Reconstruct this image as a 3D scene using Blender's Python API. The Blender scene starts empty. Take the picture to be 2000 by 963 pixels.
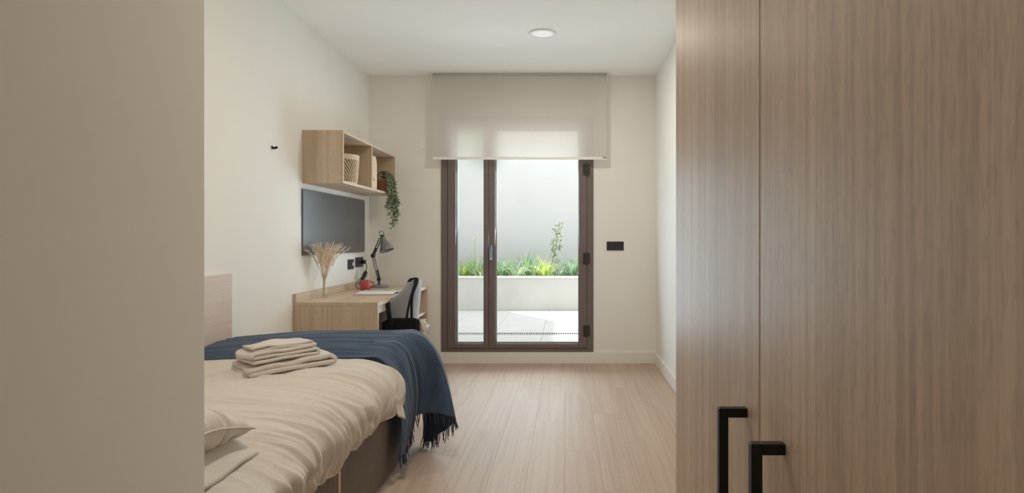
import bpy, bmesh, math, random
import numpy as np
from mathutils import Vector, Matrix

random.seed(7)
R = math.radians
SC = bpy.context.scene
COL = SC.collection

# ------------------------------------------------------------------ camera
# photograph taken as 2000 x 963; focal length 1250 px, vanishing point at (1108, 468)
F_PX, CX, CY, EYE = 1250.0, 1108.0, 468.0, 1.139
cd = bpy.data.cameras.new('camera')
cam = bpy.data.objects.new('camera', cd)
COL.objects.link(cam)
cam.location = (0, 0, EYE)
cam.rotation_euler = (R(90), 0, 0)
cd.sensor_fit = 'HORIZONTAL'
cd.sensor_width = 36.0
cd.lens = 36.0 * F_PX / 2000.0
cd.shift_x = -(CX - 1000.0) / 2000.0
cd.shift_y = -(481.5 - CY) / 2000.0
cd.clip_start = 0.05
cd.clip_end = 200
SC.camera = cam

# ------------------------------------------------------------------ light, sky, exposure
SC.view_settings.view_transform = 'Standard'
SC.view_settings.look = 'None'
SC.view_settings.gamma = 1.0
SC.view_settings.exposure = 0.20
SC.view_settings.use_curve_mapping = False
SC.cycles.max_bounces = 14
SC.cycles.diffuse_bounces = 8
SC.cycles.transparent_max_bounces = 16
SC.cycles.use_denoising = True
SC.cycles.sample_clamp_indirect = 6.0

world = bpy.data.worlds.new('hazy_sky')
SC.world = world
world.use_nodes = True
bg = world.node_tree.nodes['Background']
bg.inputs['Color'].default_value = (0.93, 0.965, 1.0, 1)
bg.inputs['Strength'].default_value = 2.45

def sun_light(azx, azy, elev, energy, angle):
    l = bpy.data.lights.new('sun', 'SUN')
    l.energy = energy
    l.angle = R(angle)
    l.color = (1.0, 0.965, 0.90)
    o = bpy.data.objects.new('sun', l)
    COL.objects.link(o)
    h = math.hypot(azx, azy)
    d = Vector((azx / h * math.cos(R(elev)), azy / h * math.cos(R(elev)), math.sin(R(elev))))
    o.rotation_euler = d.to_track_quat('Z', 'Y').to_euler()
    o.location = d * 20
    return o
sun_light(-0.545, 0.84, 72, 3.6, 0.6)

def area_light(name, loc, rot, sx, sy, power, color, shape='RECTANGLE', spread=180):
    l = bpy.data.lights.new(name, 'AREA')
    l.shape = shape
    l.size = sx
    if shape in ('RECTANGLE', 'ELLIPSE'):
        l.size_y = sy
    l.energy = power
    l.color = color
    l.spread = R(spread)
    o = bpy.data.objects.new(name, l)
    COL.objects.link(o)
    o.location = loc
    o.rotation_euler = rot
    return o
# added fill lights inside the door, imitating daylight; the upper one backlights the blind
area_light('door_fill_light', (-0.44, 5.875, 1.06), (R(-108), 0, 0), 1.16, 1.56, 23.5, (0.66, 0.86, 1.0))
area_light('door_fill_light', (-0.46, 5.872, 2.065), (R(-90), 0, 0), 1.36, 0.37, 0.62, (0.98, 0.98, 0.96))

# ------------------------------------------------------------------ materials
MATS = {}
def srgb(r, g, b):
    def f(c):
        c /= 255.0
        return c / 12.92 if c <= 0.04045 else ((c + 0.055) / 1.055) ** 2.4
    return (f(r), f(g), f(b), 1.0)

class NT:
    def __init__(self, name):
        self.m = bpy.data.materials.new(name)
        self.m.use_nodes = True
        self.t = self.m.node_tree
        self.b = self.t.nodes['Principled BSDF']
        self.out = self.t.nodes['Material Output']
    def n(self, kind, **kw):
        x = self.t.nodes.new(kind)
        for k, v in kw.items():
            setattr(x, k, v)
        return x
    def l(self, a, b):
        self.t.links.new(a, b)
    def coords(self, scale, jitter=True):
        tc = self.n('ShaderNodeTexCoord')
        mp = self.n('ShaderNodeMapping')
        mp.inputs['Scale'].default_value = scale
        if jitter:
            oi = self.n('ShaderNodeObjectInfo')
            ml = self.n('ShaderNodeMath', operation='MULTIPLY')
            ml.inputs[1].default_value = 37.0
            self.l(oi.outputs['Random'], ml.inputs[0])
            ad = self.n('ShaderNodeVectorMath', operation='ADD')
            self.l(tc.outputs['Object'], ad.inputs[0])
            self.l(ml.outputs[0], ad.inputs[1])
            self.l(ad.outputs[0], mp.inputs['Vector'])
        else:
            self.l(tc.outputs['Object'], mp.inputs['Vector'])
        return mp.outputs['Vector']
    def noise(self, vec, scale, detail=3, rough=0.5, dist=0.0):
        x = self.n('ShaderNodeTexNoise')
        x.inputs['Scale'].default_value = scale
        x.inputs['Detail'].default_value = detail
        x.inputs['Roughness'].default_value = rough
        x.inputs['Distortion'].default_value = dist
        self.l(vec, x.inputs['Vector'])
        return x.outputs['Fac']
    def ramp(self, fac, stops):
        x = self.n('ShaderNodeValToRGB')
        e = x.color_ramp.elements
        while len(e) < len(stops):
            e.new(0.5)
        for i, (p, c) in enumerate(stops):
            e[i].position = p
            e[i].color = c
        self.l(fac, x.inputs['Fac'])
        return x.outputs['Color']
    def mix(self, a, b, fac, mode='MIX'):
        x = self.n('ShaderNodeMix', data_type='RGBA', blend_type=mode)
        for s, v in ((x.inputs['Factor'], fac), (x.inputs['A'], a), (x.inputs['B'], b)):
            if hasattr(v, 'is_output'):
                self.l(v, s)
            else:
                s.default_value = v
        return x.outputs['Result']
    def bump(self, h, strength, dist=0.01):
        x = self.n('ShaderNodeBump')
        x.inputs['Strength'].default_value = strength
        x.inputs['Distance'].default_value = dist
        self.l(h, x.inputs['Height'])
        self.l(x.outputs['Normal'], self.b.inputs['Normal'])

def plain(name, col, rough=0.6, metal=0.0, spec=0.5, var=0.06, vscale=20, bump=0.0, bscale=200, sheen=0.0):
    k = NT(name)
    v = k.coords((1, 1, 1))
    f = k.noise(v, vscale, 4)
    lo = tuple(c * (1 - var) for c in col[:3]) + (1,)
    hi = tuple(min(1, c * (1 + var)) for c in col[:3]) + (1,)
    k.l(k.ramp(f, [(0.3, lo), (0.7, hi)]), k.b.inputs['Base Color'])
    k.b.inputs['Roughness'].default_value = rough
    k.b.inputs['Metallic'].default_value = metal
    k.b.inputs['Specular IOR Level'].default_value = spec
    if sheen:
        k.b.inputs['Sheen Weight'].default_value = sheen
    if bump:
        k.bump(k.noise(v, bscale, 2), bump, 0.002)
    MATS[name] = k.m
    return k.m

def wood(name, base, dark, grain, rough=0.5, fine=60.0, broad=6.0, contrast=1.0, plankvar=0.0, spec=0.4, bump=0.05):
    """grain: 0,1,2 = axis the grain runs along"""
    k = NT(name)
    s1 = [1.0, 1.0, 1.0]; s1[grain] = 0.05
    s2 = [1.0, 1.0, 1.0]; s2[grain] = 0.018
    f1 = k.noise(k.coords(s1), broad, 5, 0.55, 0.6)
    f2 = k.noise(k.coords(s2), fine, 4, 0.6)
    s3 = [1.0, 1.0, 1.0]; s3[grain] = 0.2
    f3 = k.noise(k.coords(s3), fine * 3, 2, 0.5)
    mid = tuple(base[i] * 0.5 + dark[i] * 0.5 for i in range(3)) + (1,)
    c1 = k.ramp(f1, [(0.5 - 0.22 / contrast, mid), (0.5 + 0.2 / contrast, base)])
    w = (1, 1, 1, 1)
    dk = tuple(min(1.0, dark[i] / base[i]) for i in range(3)) + (1,)
    c2 = k.ramp(f2, [(0.36, dk), (0.56, w)])
    c3 = k.ramp(f3, [(0.36, tuple(0.5 + 0.5 * x for x in dk[:3]) + (1,)), (0.5, w)])
    c = k.mix(c1, c2, 0.45, 'MULTIPLY')
    c = k.mix(c, c3, 0.5, 'MULTIPLY')
    if plankvar:
        oi = k.n('ShaderNodeObjectInfo')
        pv = k.ramp(oi.outputs['Random'], [(0.0, (1 - plankvar, 1 - plankvar, 1 - plankvar * 1.05, 1)),
                                           (0.5, (1, 1, 1, 1)), (1.0, (1 - plankvar * .4, 1 - plankvar * .55, 1 - plankvar * .7, 1))])
        c = k.mix(c, pv, 1.0, 'MULTIPLY')
    k.l(c, k.b.inputs['Base Color'])
    k.b.inputs['Roughness'].default_value = rough
    k.b.inputs['Specular IOR Level'].default_value = spec
    k.bump(f2, bump, 0.002)
    MATS[name] = k.m
    return k.m

def fabric(name, col, var=0.08, weave=700, bump=0.25, sheen=0.3, rough=0.9, aniso=(1, 1, 1)):
    k = NT(name)
    v = k.coords((1, 1, 1))
    va = k.coords(aniso)
    f = k.noise(va, 30, 4)
    g = k.noise(v, weave, 2)
    lo = tuple(c * (1 - var) for c in col[:3]) + (1,)
    hi = tuple(min(1, c * (1 + var)) for c in col[:3]) + (1,)
    c = k.ramp(f, [(0.3, lo), (0.7, hi)])
    c = k.mix(c, k.ramp(g, [(0.3, (0.8, 0.8, 0.8, 1)), (0.7, (1, 1, 1, 1))]), 0.6, 'MULTIPLY')
    k.l(c, k.b.inputs['Base Color'])
    k.b.inputs['Roughness'].default_value = rough
    k.b.inputs['Sheen Weight'].default_value = sheen
    k.b.inputs['Specular IOR Level'].default_value = 0.15
    k.bump(g, bump, 0.002)
    MATS[name] = k.m
    return k.m

WALL = plain('warm_white_paint', (0.84, 0.825, 0.785, 1), 0.85, var=0.012, vscale=3, bump=0.05, bscale=160, spec=0.2)
CEIL = plain('ceiling_paint', (0.90, 0.88, 0.835, 1), 0.9, var=0.01, vscale=3, spec=0.1)
SKIRT = plain('skirting_paint', (0.82, 0.79, 0.74, 1), 0.5, var=0.01)
WHITE = plain('white_plastic', (0.84, 0.83, 0.80, 1), 0.4, var=0.01)
BLACK = plain('black_metal', (0.008, 0.008, 0.009, 1), 0.42, var=0.2, spec=0.4)
BLACKP = plain('black_plastic', (0.022, 0.022, 0.024, 1), 0.4, var=0.1)
DKHOLE = plain('socket_hole', (0.006, 0.006, 0.006, 1), 0.6)
FRAMEB = plain('brown_aluminium', (0.165, 0.128, 0.120, 1), 0.38, var=0.05, spec=0.5)
LITEDGE = plain('painted_lit_edge', (0.55, 0.53, 0.52, 1), 0.5)  # pale tone paints in the daylight on the frame's outer edge
STEEL = plain('grey_steel', (0.16, 0.175, 0.20, 1), 0.4, metal=1.0)
OAKZ = wood('oak_laminate_upright', (0.66, 0.525, 0.385, 1), (0.44, 0.325, 0.22, 1), 2)
OAKY = wood('oak_laminate_lengthwise', (0.66, 0.525, 0.385, 1), (0.46, 0.34, 0.235, 1), 1)
OAKX = wood('oak_laminate_crosswise', (0.66, 0.525, 0.385, 1), (0.46, 0.34, 0.235, 1), 0)
EDGE = wood('oak_edge_band', (0.68, 0.53, 0.40, 1), (0.52, 0.39, 0.28, 1), 2)
WARD = wood('wardrobe_ash', (0.72, 0.575, 0.435, 1), (0.38, 0.275, 0.19, 1), 2, rough=0.44, fine=75, broad=9, spec=0.45, bump=0.08)
BIRCH = wood('headboard_birch', (0.70, 0.58, 0.49, 1), (0.56, 0.43, 0.35, 1), 1, fine=45)
FLOORW = wood('oak_floor', (0.55, 0.43, 0.335, 1), (0.42, 0.31, 0.235, 1), 1, rough=0.55, fine=48, broad=7, plankvar=0.08, spec=0.3)
UNDER = plain('floor_underlay', (0.34, 0.25, 0.19, 1), 0.9)
BOARD = plain('graphite_board', (0.088, 0.088, 0.091, 1), 0.33, var=0.03, spec=1.0)
DUVET = fabric('ivory_cotton', (0.68, 0.635, 0.57, 1), 0.03, 900, 0.12, 0.1)
PILLOWM = fabric('pillow_cotton', (0.70, 0.655, 0.59, 1), 0.03, 900, 0.12, 0.1)
TOWELM = fabric('cream_terry', (0.72, 0.655, 0.59, 1), 0.05, 420, 0.6, 0.4)
THROW = fabric('navy_weave', (0.066, 0.100, 0.160, 1), 0.28, 600, 0.35, 0.15, aniso=(0.15, 1.5, 0.15))
FRINGE = fabric('navy_fringe', (0.035, 0.055, 0.095, 1), 0.25, 600, 0.3, 0.3)
THREAD = fabric('pale_thread', (0.42, 0.48, 0.55, 1), 0.1)
TAUPE = fabric('taupe_upholstery', (0.160, 0.126, 0.101, 1), 0.08, 700, 0.2, 0.1)
GREYF = fabric('grey_felt', (0.30, 0.30, 0.31, 1), 0.06, 500, 0.3, 0.3)
TOTE = fabric('black_canvas', (0.012, 0.012, 0.013, 1), 0.2, 500, 0.3, 0.1)
LABEL = fabric('label_cotton', (0.80, 0.76, 0.68, 1), 0.03)
RED = plain('red_enamel', (0.46, 0.065, 0.062, 1), 0.35, var=0.05)
GREYM = plain('grey_lamp_enamel', (0.23, 0.235, 0.235, 1), 0.45, var=0.04)
DARKM = plain('dark_lamp_metal', (0.035, 0.035, 0.036, 1), 0.4, var=0.1)
PAPER = plain('paper', (0.80, 0.79, 0.76, 1), 0.7, var=0.02)
COVERR = plain('brown_cover', (0.30, 0.11, 0.09, 1), 0.6)
PRINT = plain('printed_page', (0.55, 0.58, 0.52, 1), 0.6, var=0.3, vscale=14)
WICK = plain('pale_wicker', (0.72, 0.60, 0.46, 1), 0.8, var=0.15, vscale=60)
WICKD = plain('wicker_lining', (0.10, 0.065, 0.04, 1), 0.9, var=0.1)
PINE = wood('pine_board', (0.74, 0.59, 0.42, 1), (0.62, 0.47, 0.32, 1), 2)
TERRA = plain('terracotta', (0.36, 0.16, 0.085, 1), 0.8, var=0.15, vscale=40)
SOIL = plain('potting_soil', (0.05, 0.035, 0.025, 1), 0.95, var=0.3, vscale=60, bump=0.6, bscale=80)
GRASSD = plain('dried_stem', (0.72, 0.58, 0.42, 1), 0.85, var=0.2, vscale=60)
PLUME = plain('dried_plume', (0.84, 0.72, 0.57, 1), 0.9, var=0.2, vscale=90)
LEAF1 = plain('trailing_leaf', (0.10, 0.145, 0.075, 1), 0.55, var=0.3, vscale=60)
LEAF2 = plain('trailing_leaf_pale', (0.24, 0.30, 0.17, 1), 0.55, var=0.25, vscale=60)
STEMG = plain('green_stem', (0.13, 0.15, 0.06, 1), 0.7)

def leafy(name, col, var=0.2):
    k = NT(name)
    f = k.noise(k.coords((1, 1, 1)), 12, 3)
    c = k.ramp(f, [(0.3, tuple(x * (1 - var) for x in col[:3]) + (1,)), (0.7, tuple(min(1, x * (1 + var)) for x in col[:3]) + (1,))])
    k.l(c, k.b.inputs['Base Color'])
    k.b.inputs['Roughness'].default_value = 0.45
    t = k.n('ShaderNodeBsdfTranslucent')
    k.l(c, t.inputs['Color'])
    m = k.n('ShaderNodeMixShader'); m.inputs[0].default_value = 0.45
    k.l(k.b.outputs[0], m.inputs[1]); k.l(t.outputs[0], m.inputs[2])
    k.l(m.outputs[0], k.out.inputs['Surface'])
    return k.m
BLADE1 = leafy('strap_leaf_green', (0.36, 0.56, 0.25, 1))
BLADE2 = leafy('strap_leaf_lime', (0.62, 0.74, 0.22, 1))
BLADE3 = leafy('strap_leaf_cream', (0.78, 0.83, 0.64, 1), 0.1)
BLADE4 = leafy('strap_leaf_blue', (0.33, 0.50, 0.34, 1))
TWIG = plain('reddish_twig', (0.38, 0.20, 0.12, 1), 0.8, var=0.2)
PETAL = plain('cream_petal', (0.80, 0.78, 0.52, 1), 0.6)
RENDER = plain('grey_white_render', (0.70, 0.70, 0.69, 1), 0.9, var=0.02, vscale=2, bump=0.1, bscale=60, spec=0.1)
PLANTW = plain('planter_render', (0.66, 0.645, 0.61, 1), 0.9, var=0.03, vscale=3, bump=0.1, bscale=60, spec=0.1)
COPING = plain('white_coping', (0.82, 0.81, 0.78, 1), 0.7, var=0.02)
TILE = plain('patio_tile', (0.62, 0.615, 0.595, 1), 0.7, var=0.04, vscale=5, bump=0.1, bscale=80, spec=0.2)
GROUT = plain('patio_grout', (0.45, 0.44, 0.42, 1), 0.9)
DRAIN = plain('drain_metal', (0.50, 0.50, 0.50, 1), 0.5, var=0.04)
SLOT = plain('drain_slot', (0.03, 0.03, 0.03, 1), 0.9)
LINER = plain('drawer_liner', (0.20, 0.17, 0.14, 1), 0.8)

def glass_mat(name, tint=(1, 1, 1, 1), ior=1.45, gl=0.02):
    k = NT(name)
    t = k.n('ShaderNodeBsdfTransparent'); t.inputs['Color'].default_value = tint
    g = k.n('ShaderNodeBsdfGlossy'); g.inputs['Roughness'].default_value = gl
    f = k.n('ShaderNodeFresnel'); f.inputs['IOR'].default_value = ior
    m = k.n('ShaderNodeMixShader')
    k.l(f.outputs[0], m.inputs[0]); k.l(t.outputs[0], m.inputs[1]); k.l(g.outputs[0], m.inputs[2])
    k.l(m.outputs[0], k.out.inputs['Surface'])
    MATS[name] = k.m
    return k.m
PANE = glass_mat('door_glass', (0.97, 0.98, 0.98, 1), 1.3)

def clear_glass(name, tint):
    k = NT(name)
    t = k.n('ShaderNodeBsdfTransparent'); t.inputs['Color'].default_value = tint
    g = k.n('ShaderNodeBsdfGlossy'); g.inputs['Roughness'].default_value = 0.03
    f = k.n('ShaderNodeLayerWeight'); f.inputs['Blend'].default_value = 0.5
    p = k.n('ShaderNodeMath', operation='POWER'); p.inputs[1].default_value = 4.0
    q = k.n('ShaderNodeMath', operation='MULTIPLY_ADD'); q.inputs[1].default_value = 0.45; q.inputs[2].default_value = 0.03
    k.l(f.outputs['Facing'], p.inputs[0]); k.l(p.outputs[0], q.inputs[0])
    m = k.n('ShaderNodeMixShader')
    k.l(q.outputs[0], m.inputs[0]); k.l(t.outputs[0], m.inputs[1]); k.l(g.outputs[0], m.inputs[2])
    k.l(m.outputs[0], k.out.inputs['Surface'])
    return k.m
VASEG = clear_glass('vase_glass', (0.975, 0.98, 0.975, 1))

def blind_mat():
    k = NT('screen_fabric')
    v = k.coords((1, 1, 1), False)
    f = k.noise(v, 900, 1)
    d = k.n('ShaderNodeBsdfDiffuse'); t = k.n('ShaderNodeBsdfTranslucent'); p = k.n('ShaderNodeBsdfTransparent')
    c = k.ramp(f, [(0.3, (0.84, 0.815, 0.77, 1)), (0.7, (0.89, 0.865, 0.82, 1))])
    k.l(c, d.inputs['Color'])
    t.inputs['Color'].default_value = (0.68, 0.655, 0.61, 1)
    m1 = k.n('ShaderNodeMixShader'); m1.inputs[0].default_value = 0.47
    k.l(d.outputs[0], m1.inputs[1]); k.l(t.outputs[0], m1.inputs[2])
    m2 = k.n('ShaderNodeMixShader'); m2.inputs[0].default_value = 0.12
    k.l(m1.outputs[0], m2.inputs[1]); k.l(p.outputs[0], m2.inputs[2])
    k.l(m2.outputs[0], k.out.inputs['Surface'])
    return k.m
BLIND = blind_mat()

def emit_mat(name, col, s):
    k = NT(name)
    k.b.inputs['Base Color'].default_value = (0.8, 0.8, 0.8, 1)
    k.b.inputs['Emission Color'].default_value = col
    k.b.inputs['Emission Strength'].default_value = s
    return k.m
LAMPD = emit_mat('lamp_diffuser', (1.0, 0.98, 0.95, 1), 0.22)

# ------------------------------------------------------------------ builders
def empty(name, loc, label=None, cat=None, group=None, rz=0.0):
    o = bpy.data.objects.new(name, None)
    o.empty_display_size = 0.05
    COL.objects.link(o)
    o.location = loc
    o.rotation_euler = (0, 0, rz)
    tag(o, label, cat, group)
    return o

def tag(o, label=None, cat=None, group=None, kind=None):
    if label: o['label'] = label
    if cat: o['category'] = cat
    if group: o['group'] = group
    if kind: o['kind'] = kind
    return o

def world_base(o):
    v = Vector((0, 0, 0))
    while o is not None:
        v += Vector(o.location)
        o = o.parent
    return v

def link(name, bm, mat, parent=None, smooth=False, bevel=0.0, seg=2, solid=0.0, origin=None, local=False, off=0.0, sub=0):
    """bm is in world coordinates (unless local): moved so the object's origin is the parent's base / the given origin"""
    base = world_base(parent) if parent is not None else Vector((0, 0, 0))
    org = Vector(origin) if origin is not None else base
    if not local:
        bmesh.ops.translate(bm, vec=-org, verts=bm.verts)
    if solid == 0.0:
        bmesh.ops.recalc_face_normals(bm, faces=bm.faces)
    me = bpy.data.meshes.new(name)
    bm.to_mesh(me)
    bm.free()
    if smooth:
        me.polygons.foreach_set('use_smooth', [True] * len(me.polygons))
    for m in (mat if isinstance(mat, (list, tuple)) else [mat]):
        me.materials.append(m)
    o = bpy.data.objects.new(name, me)
    COL.objects.link(o)
    if parent is not None:
        o.parent = parent
    if not local:
        o.location = org - base
    if solid:
        md = o.modifiers.new('thickness', 'SOLIDIFY')
        md.thickness = solid
        md.offset = off
    if bevel:
        md = o.modifiers.new('soft_edge', 'BEVEL')
        md.width = bevel
        md.segments = seg
        md.limit_method = 'ANGLE'
        md.angle_limit = R(40)
    if sub:
        md = o.modifiers.new('smooth', 'SUBSURF')
        md.levels = sub
        md.render_levels = sub
    return o

def box(bm, x0, x1, y0, y1, z0, z1, mi=0):
    vs = [bm.verts.new((x, y, z)) for x in (x0, x1) for y in (y0, y1) for z in (z0, z1)]
    for f in ((0, 1, 3, 2), (4, 6, 7, 5), (0, 4, 5, 1), (2, 3, 7, 6), (0, 2, 6, 4), (1, 5, 7, 3)):
        bm.faces.new([vs[i] for i in f]).material_index = mi
    return vs

def boxes(*bs):
    bm = bmesh.new()
    for b in bs:
        box(bm, *b)
    return bm

def tube(bm, pts, r, n=8, cap=True, mi=0):
    pts = [Vector(p) for p in pts]
    rs = r if isinstance(r, (list, tuple)) else [r] * len(pts)
    rings = []
    up = Vector((0.123, 0.317, 0.94)).normalized()
    prev = None
    for i, p in enumerate(pts):
        t = (pts[min(i + 1, len(pts) - 1)] - pts[max(i - 1, 0)])
        t = t.normalized() if t.length > 1e-9 else Vector((0, 0, 1))
        if prev is None:
            a = t.cross(up)
            if a.length < 1e-3:
                a = t.cross(Vector((1, 0, 0)))
        else:
            a = prev - t * prev.dot(t)
            if a.length < 1e-6:
                a = t.cross(up)
        a.normalize()
        prev = a
        b = t.cross(a)
        rings.append([bm.verts.new(p + (a * math.cos(2 * math.pi * k / n) + b * math.sin(2 * math.pi * k / n)) * rs[i]) for k in range(n)])
    for i in range(len(rings) - 1):
        for k in range(n):
            f = bm.faces.new((rings[i][k], rings[i][(k + 1) % n], rings[i + 1][(k + 1) % n], rings[i + 1][k]))
            f.material_index = mi
    if cap:
        bm.faces.new(rings[0][::-1]).material_index = mi
        bm.faces.new(rings[-1]).material_index = mi
    return rings

def spline(pts, n=8):
    """Catmull-Rom through the points"""
    P = [Vector(p) for p in pts]
    P = [P[0] * 2 - P[1]] + P + [P[-1] * 2 - P[-2]]
    out = []
    for i in range(1, len(P) - 2):
        for k in range(n):
            t = k / n
            a, b, c, d = P[i - 1], P[i], P[i + 1], P[i + 2]
            out.append(0.5 * ((2 * b) + (c - a) * t + (2 * a - 5 * b + 4 * c - d) * t * t + (3 * b - a - 3 * c + d) * t ** 3))
    out.append(P[-2])
    return out

def lathe(bm, prof, c, n=32, close=True, mi=0, axis=None):
    """prof: (radius, height) list around +Z at c, or along an axis matrix"""
    rings = []
    for r, z in prof:
        ring = []
        for k in range(n):
            v = Vector((r * math.cos(2 * math.pi * k / n), r * math.sin(2 * math.pi * k / n), z))
            if axis is not None:
                v = axis @ v
            ring.append(bm.verts.new(v + Vector(c)))
        rings.append(ring)
    for i in range(len(rings) - 1):
        for k in range(n):
            bm.faces.new((rings[i][k], rings[i][(k + 1) % n], rings[i + 1][(k + 1) % n], rings[i + 1][k])).material_index = mi
    if close:
        bm.faces.new(rings[0][::-1]).material_index = mi
        bm.faces.new(rings[-1]).material_index = mi
    return rings

def grid(P, wrap=False):
    """P: array (nu, nv, 3) -> bmesh"""
    bm = bmesh.new()
    nu, nv = P.shape[:2]
    V = [[bm.verts.new(P[i, j]) for j in range(nv)] for i in range(nu)]
    for i in range(nu - 1):
        for j in range(nv - 1):
            bm.faces.new((V[i][j], V[i + 1][j], V[i + 1][j + 1], V[i][j + 1]))
    return bm

RNG = np.random.RandomState(11)
LAT = RNG.rand(256, 256)
def vnoise(x, y):
    """smooth value noise in [-1, 1]"""
    xi = np.floor(x).astype(int); yi = np.floor(y).astype(int)
    fx = x - xi; fy = y - yi
    fx = fx * fx * fx * (fx * (fx * 6 - 15) + 10); fy = fy * fy * fy * (fy * (fy * 6 - 15) + 10)
    g = lambda a, b: LAT[a % 256, b % 256]
    return 2 * ((g(xi, yi) * (1 - fx) + g(xi + 1, yi) * fx) * (1 - fy) + (g(xi, yi + 1) * (1 - fx) + g(xi + 1, yi + 1) * fx) * fy) - 1

def sstep(a, b, x):
    t = np.clip((x - a) / (b - a), 0, 1)
    return t * t * (3 - 2 * t)

def structure(name, bm, mat, parent=None, bevel=0.0, smooth=False, kind='structure', **kw):
    o = link(name, bm, mat, parent, smooth=smooth, bevel=bevel, **kw)
    if parent is None:
        o['kind'] = kind
    return o

# ================================================================== ROOM
XL, XR, YB, H = -1.825, 0.816, 5.896, 2.65
DX0, DX1, DZ0, DZ1 = -1.160, 0.240, 0.104, 2.270        # door opening
YF = -1.3
structure('wall_left', boxes((XL - 0.15, XL, YF, YB, 0, H)), WALL)
structure('wall_right', boxes((XR, XR + 0.15, YF, YB, 0, H)), WALL)
structure('wall_front', boxes((XL - 0.15, XR + 0.15, YF - 0.15, YF, 0, H)), WALL)
structure('wall_back', boxes((-2.1, DX0, YB, 6.20, 0, 3.4), (DX1, 3.4, YB, 6.20, 0, 3.4),
                             (DX0, DX1, YB, 6.20, DZ1, 3.4), (DX0, DX1, YB, 6.20, -0.02, DZ0)), WALL)
structure('wall_corridor', boxes((XL, -0.821, YF, 1.450, 0, H)), WALL, bevel=0.003)
structure('ceiling', boxes((XL - 0.15, XR + 0.15, YF - 0.15, YB, H, H + 0.15)), CEIL)

fl = structure('floor', boxes((XL - 0.15, XR + 0.15, YF - 0.15, YB, -0.12, -0.008)), UNDER)
PW, PL = 0.181, 1.285
me_full = None
row = 0
x = XL
while x < XR - 0.002:
    x1 = min(x + PW, XR)
    y = YF - ((row * 0.43) % 1.0) * PL
    while y < YB:
        y0, y1 = max(y, YF), min(y + PL, YB)
        if y1 - y0 > 0.03 and not (x1 < -0.83 and y1 < 1.4):
            bm = boxes((x + 0.0002, x1 - 0.0002, y0 + 0.0002, y1 - 0.0002, -0.008, 0.0))
            link('plank', bm, FLOORW, fl, bevel=0.0005, seg=1, origin=((x + x1) / 2, (y0 + y1) / 2, 0))
        y += PL
    x = x1
    row += 1

# baseboards
bbh, bbt = 0.104, 0.013
structure('baseboard_back', boxes((XL, XR, YB - bbt, YB, 0, bbh)), SKIRT, bevel=0.002)
structure('baseboard_right', boxes((XR - bbt, XR, 1.30, YB - bbt, 0, bbh)), SKIRT, bevel=0.002)
structure('baseboard_left', boxes((XL, XL + bbt, 3.62, YB - bbt, 0, bbh)), SKIRT, bevel=0.002)
structure('baseboard_corridor', boxes((-0.821, -0.821 + bbt, YF, 1.45, 0, bbh)), SKIRT, bevel=0.002)

# ------------------------------------------------------------------ glazed door
dr = tag(empty('door_1', ((DX0 + DX1) / 2, YB, DZ0)), kind='structure')
FY0, FY1 = 5.884, 5.975
fw = 0.060
link('door_frame', boxes((DX0, DX0 + fw, FY0, FY1, DZ0, DZ1), (DX1 - fw, DX1, FY0, FY1, DZ0, DZ1),
                         (DX0 + fw, DX1 - fw, FY0, FY1, DZ1 - fw, DZ1), (DX0 + fw, DX1 - fw, FY0, FY1, DZ0, DZ0 + 0.035)), FRAMEB, dr, bevel=0.003)
def sash(x0, x1, sl, sr, zb, zt, handle_x=None):
    z0, z1 = DZ0 + 0.037, DZ1 - fw - 0.002
    s = link('sash', boxes((x0, x0 + sl, FY0 - 0.008, FY1 - 0.02, z0, z1), (x1 - sr, x1, FY0 - 0.008, FY1 - 0.02, z0, z1),
                           (x0 + sl, x1 - sr, FY0 - 0.008, FY1 - 0.02, z0, z0 + zb), (x0 + sl, x1 - sr, FY0 - 0.008, FY1 - 0.02, z1 - zt, z1)),
             FRAMEB, dr, bevel=0.004)
    gx0, gx1, gz0, gz1 = x0 + sl, x1 - sr, z0 + zb, z1 - zt
    link('pane', boxes((gx0 + 0.001, gx1 - 0.001, 5.925, 5.929, gz0 + 0.001, gz1 - 0.001)), PANE, s)
    b = 0.011  # pale strips imitate the lit outer edge of the frame
    link('lit_edge_strip', boxes((gx0, gx0 + b, 5.931, 5.952, gz0, gz1), (gx1 - b * .5, gx1, 5.931, 5.952, gz0, gz1),
                               (gx0 + b, gx1 - b * .5, 5.931, 5.952, gz0, gz0 + b), (gx0 + b, gx1 - b * .5, 5.931, 5.952, gz1 - b, gz1)), LITEDGE, s)
    return s
sl_ = sash(DX0 + fw + 0.002, -0.7245, 0.072, 0.0455, 0.040, 0.055)
sr_ = sash(-0.7215, DX1 - fw - 0.002, 0.0575, 0.072, 0.040, 0.055)
# lever handle on the meeting stile
bm = boxes((-0.706, -0.686, FY0 - 0.016, FY0 - 0.0085, 0.985, 1.105))
hd = link('door_handle', bm, STEEL, dr, bevel=0.004)
bm = bmesh.new()
tube(bm, [(-0.696, FY0 - 0.016, 1.082), (-0.696, FY0 - 0.050, 1.082)], 0.0085, 10)
tube(bm, spline([(-0.696, FY0 - 0.050, 1.088), (-0.696, FY0 - 0.053, 1.05), (-0.696, FY0 - 0.049, 0.955)], 5), 0.0085, 10)
link('lever', bm, STEEL, hd, smooth=True)
# hinges on the right stile
for z in (0.30, 0.965, 1.78):
    bm = bmesh.new()
    tube(bm, [(DX1 - fw - 0.006, FY0 - 0.020, z - 0.055), (DX1 - fw - 0.006, FY0 - 0.020, z + 0.055)], 0.0095, 12)
    box(bm, DX1 - fw - 0.036, DX1 - fw + 0.026, FY0 - 0.0125, FY0 - 0.0085, z - 0.05, z + 0.05)
    link('hinge', bm, DARKM, dr, smooth=False, bevel=0.001)
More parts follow.
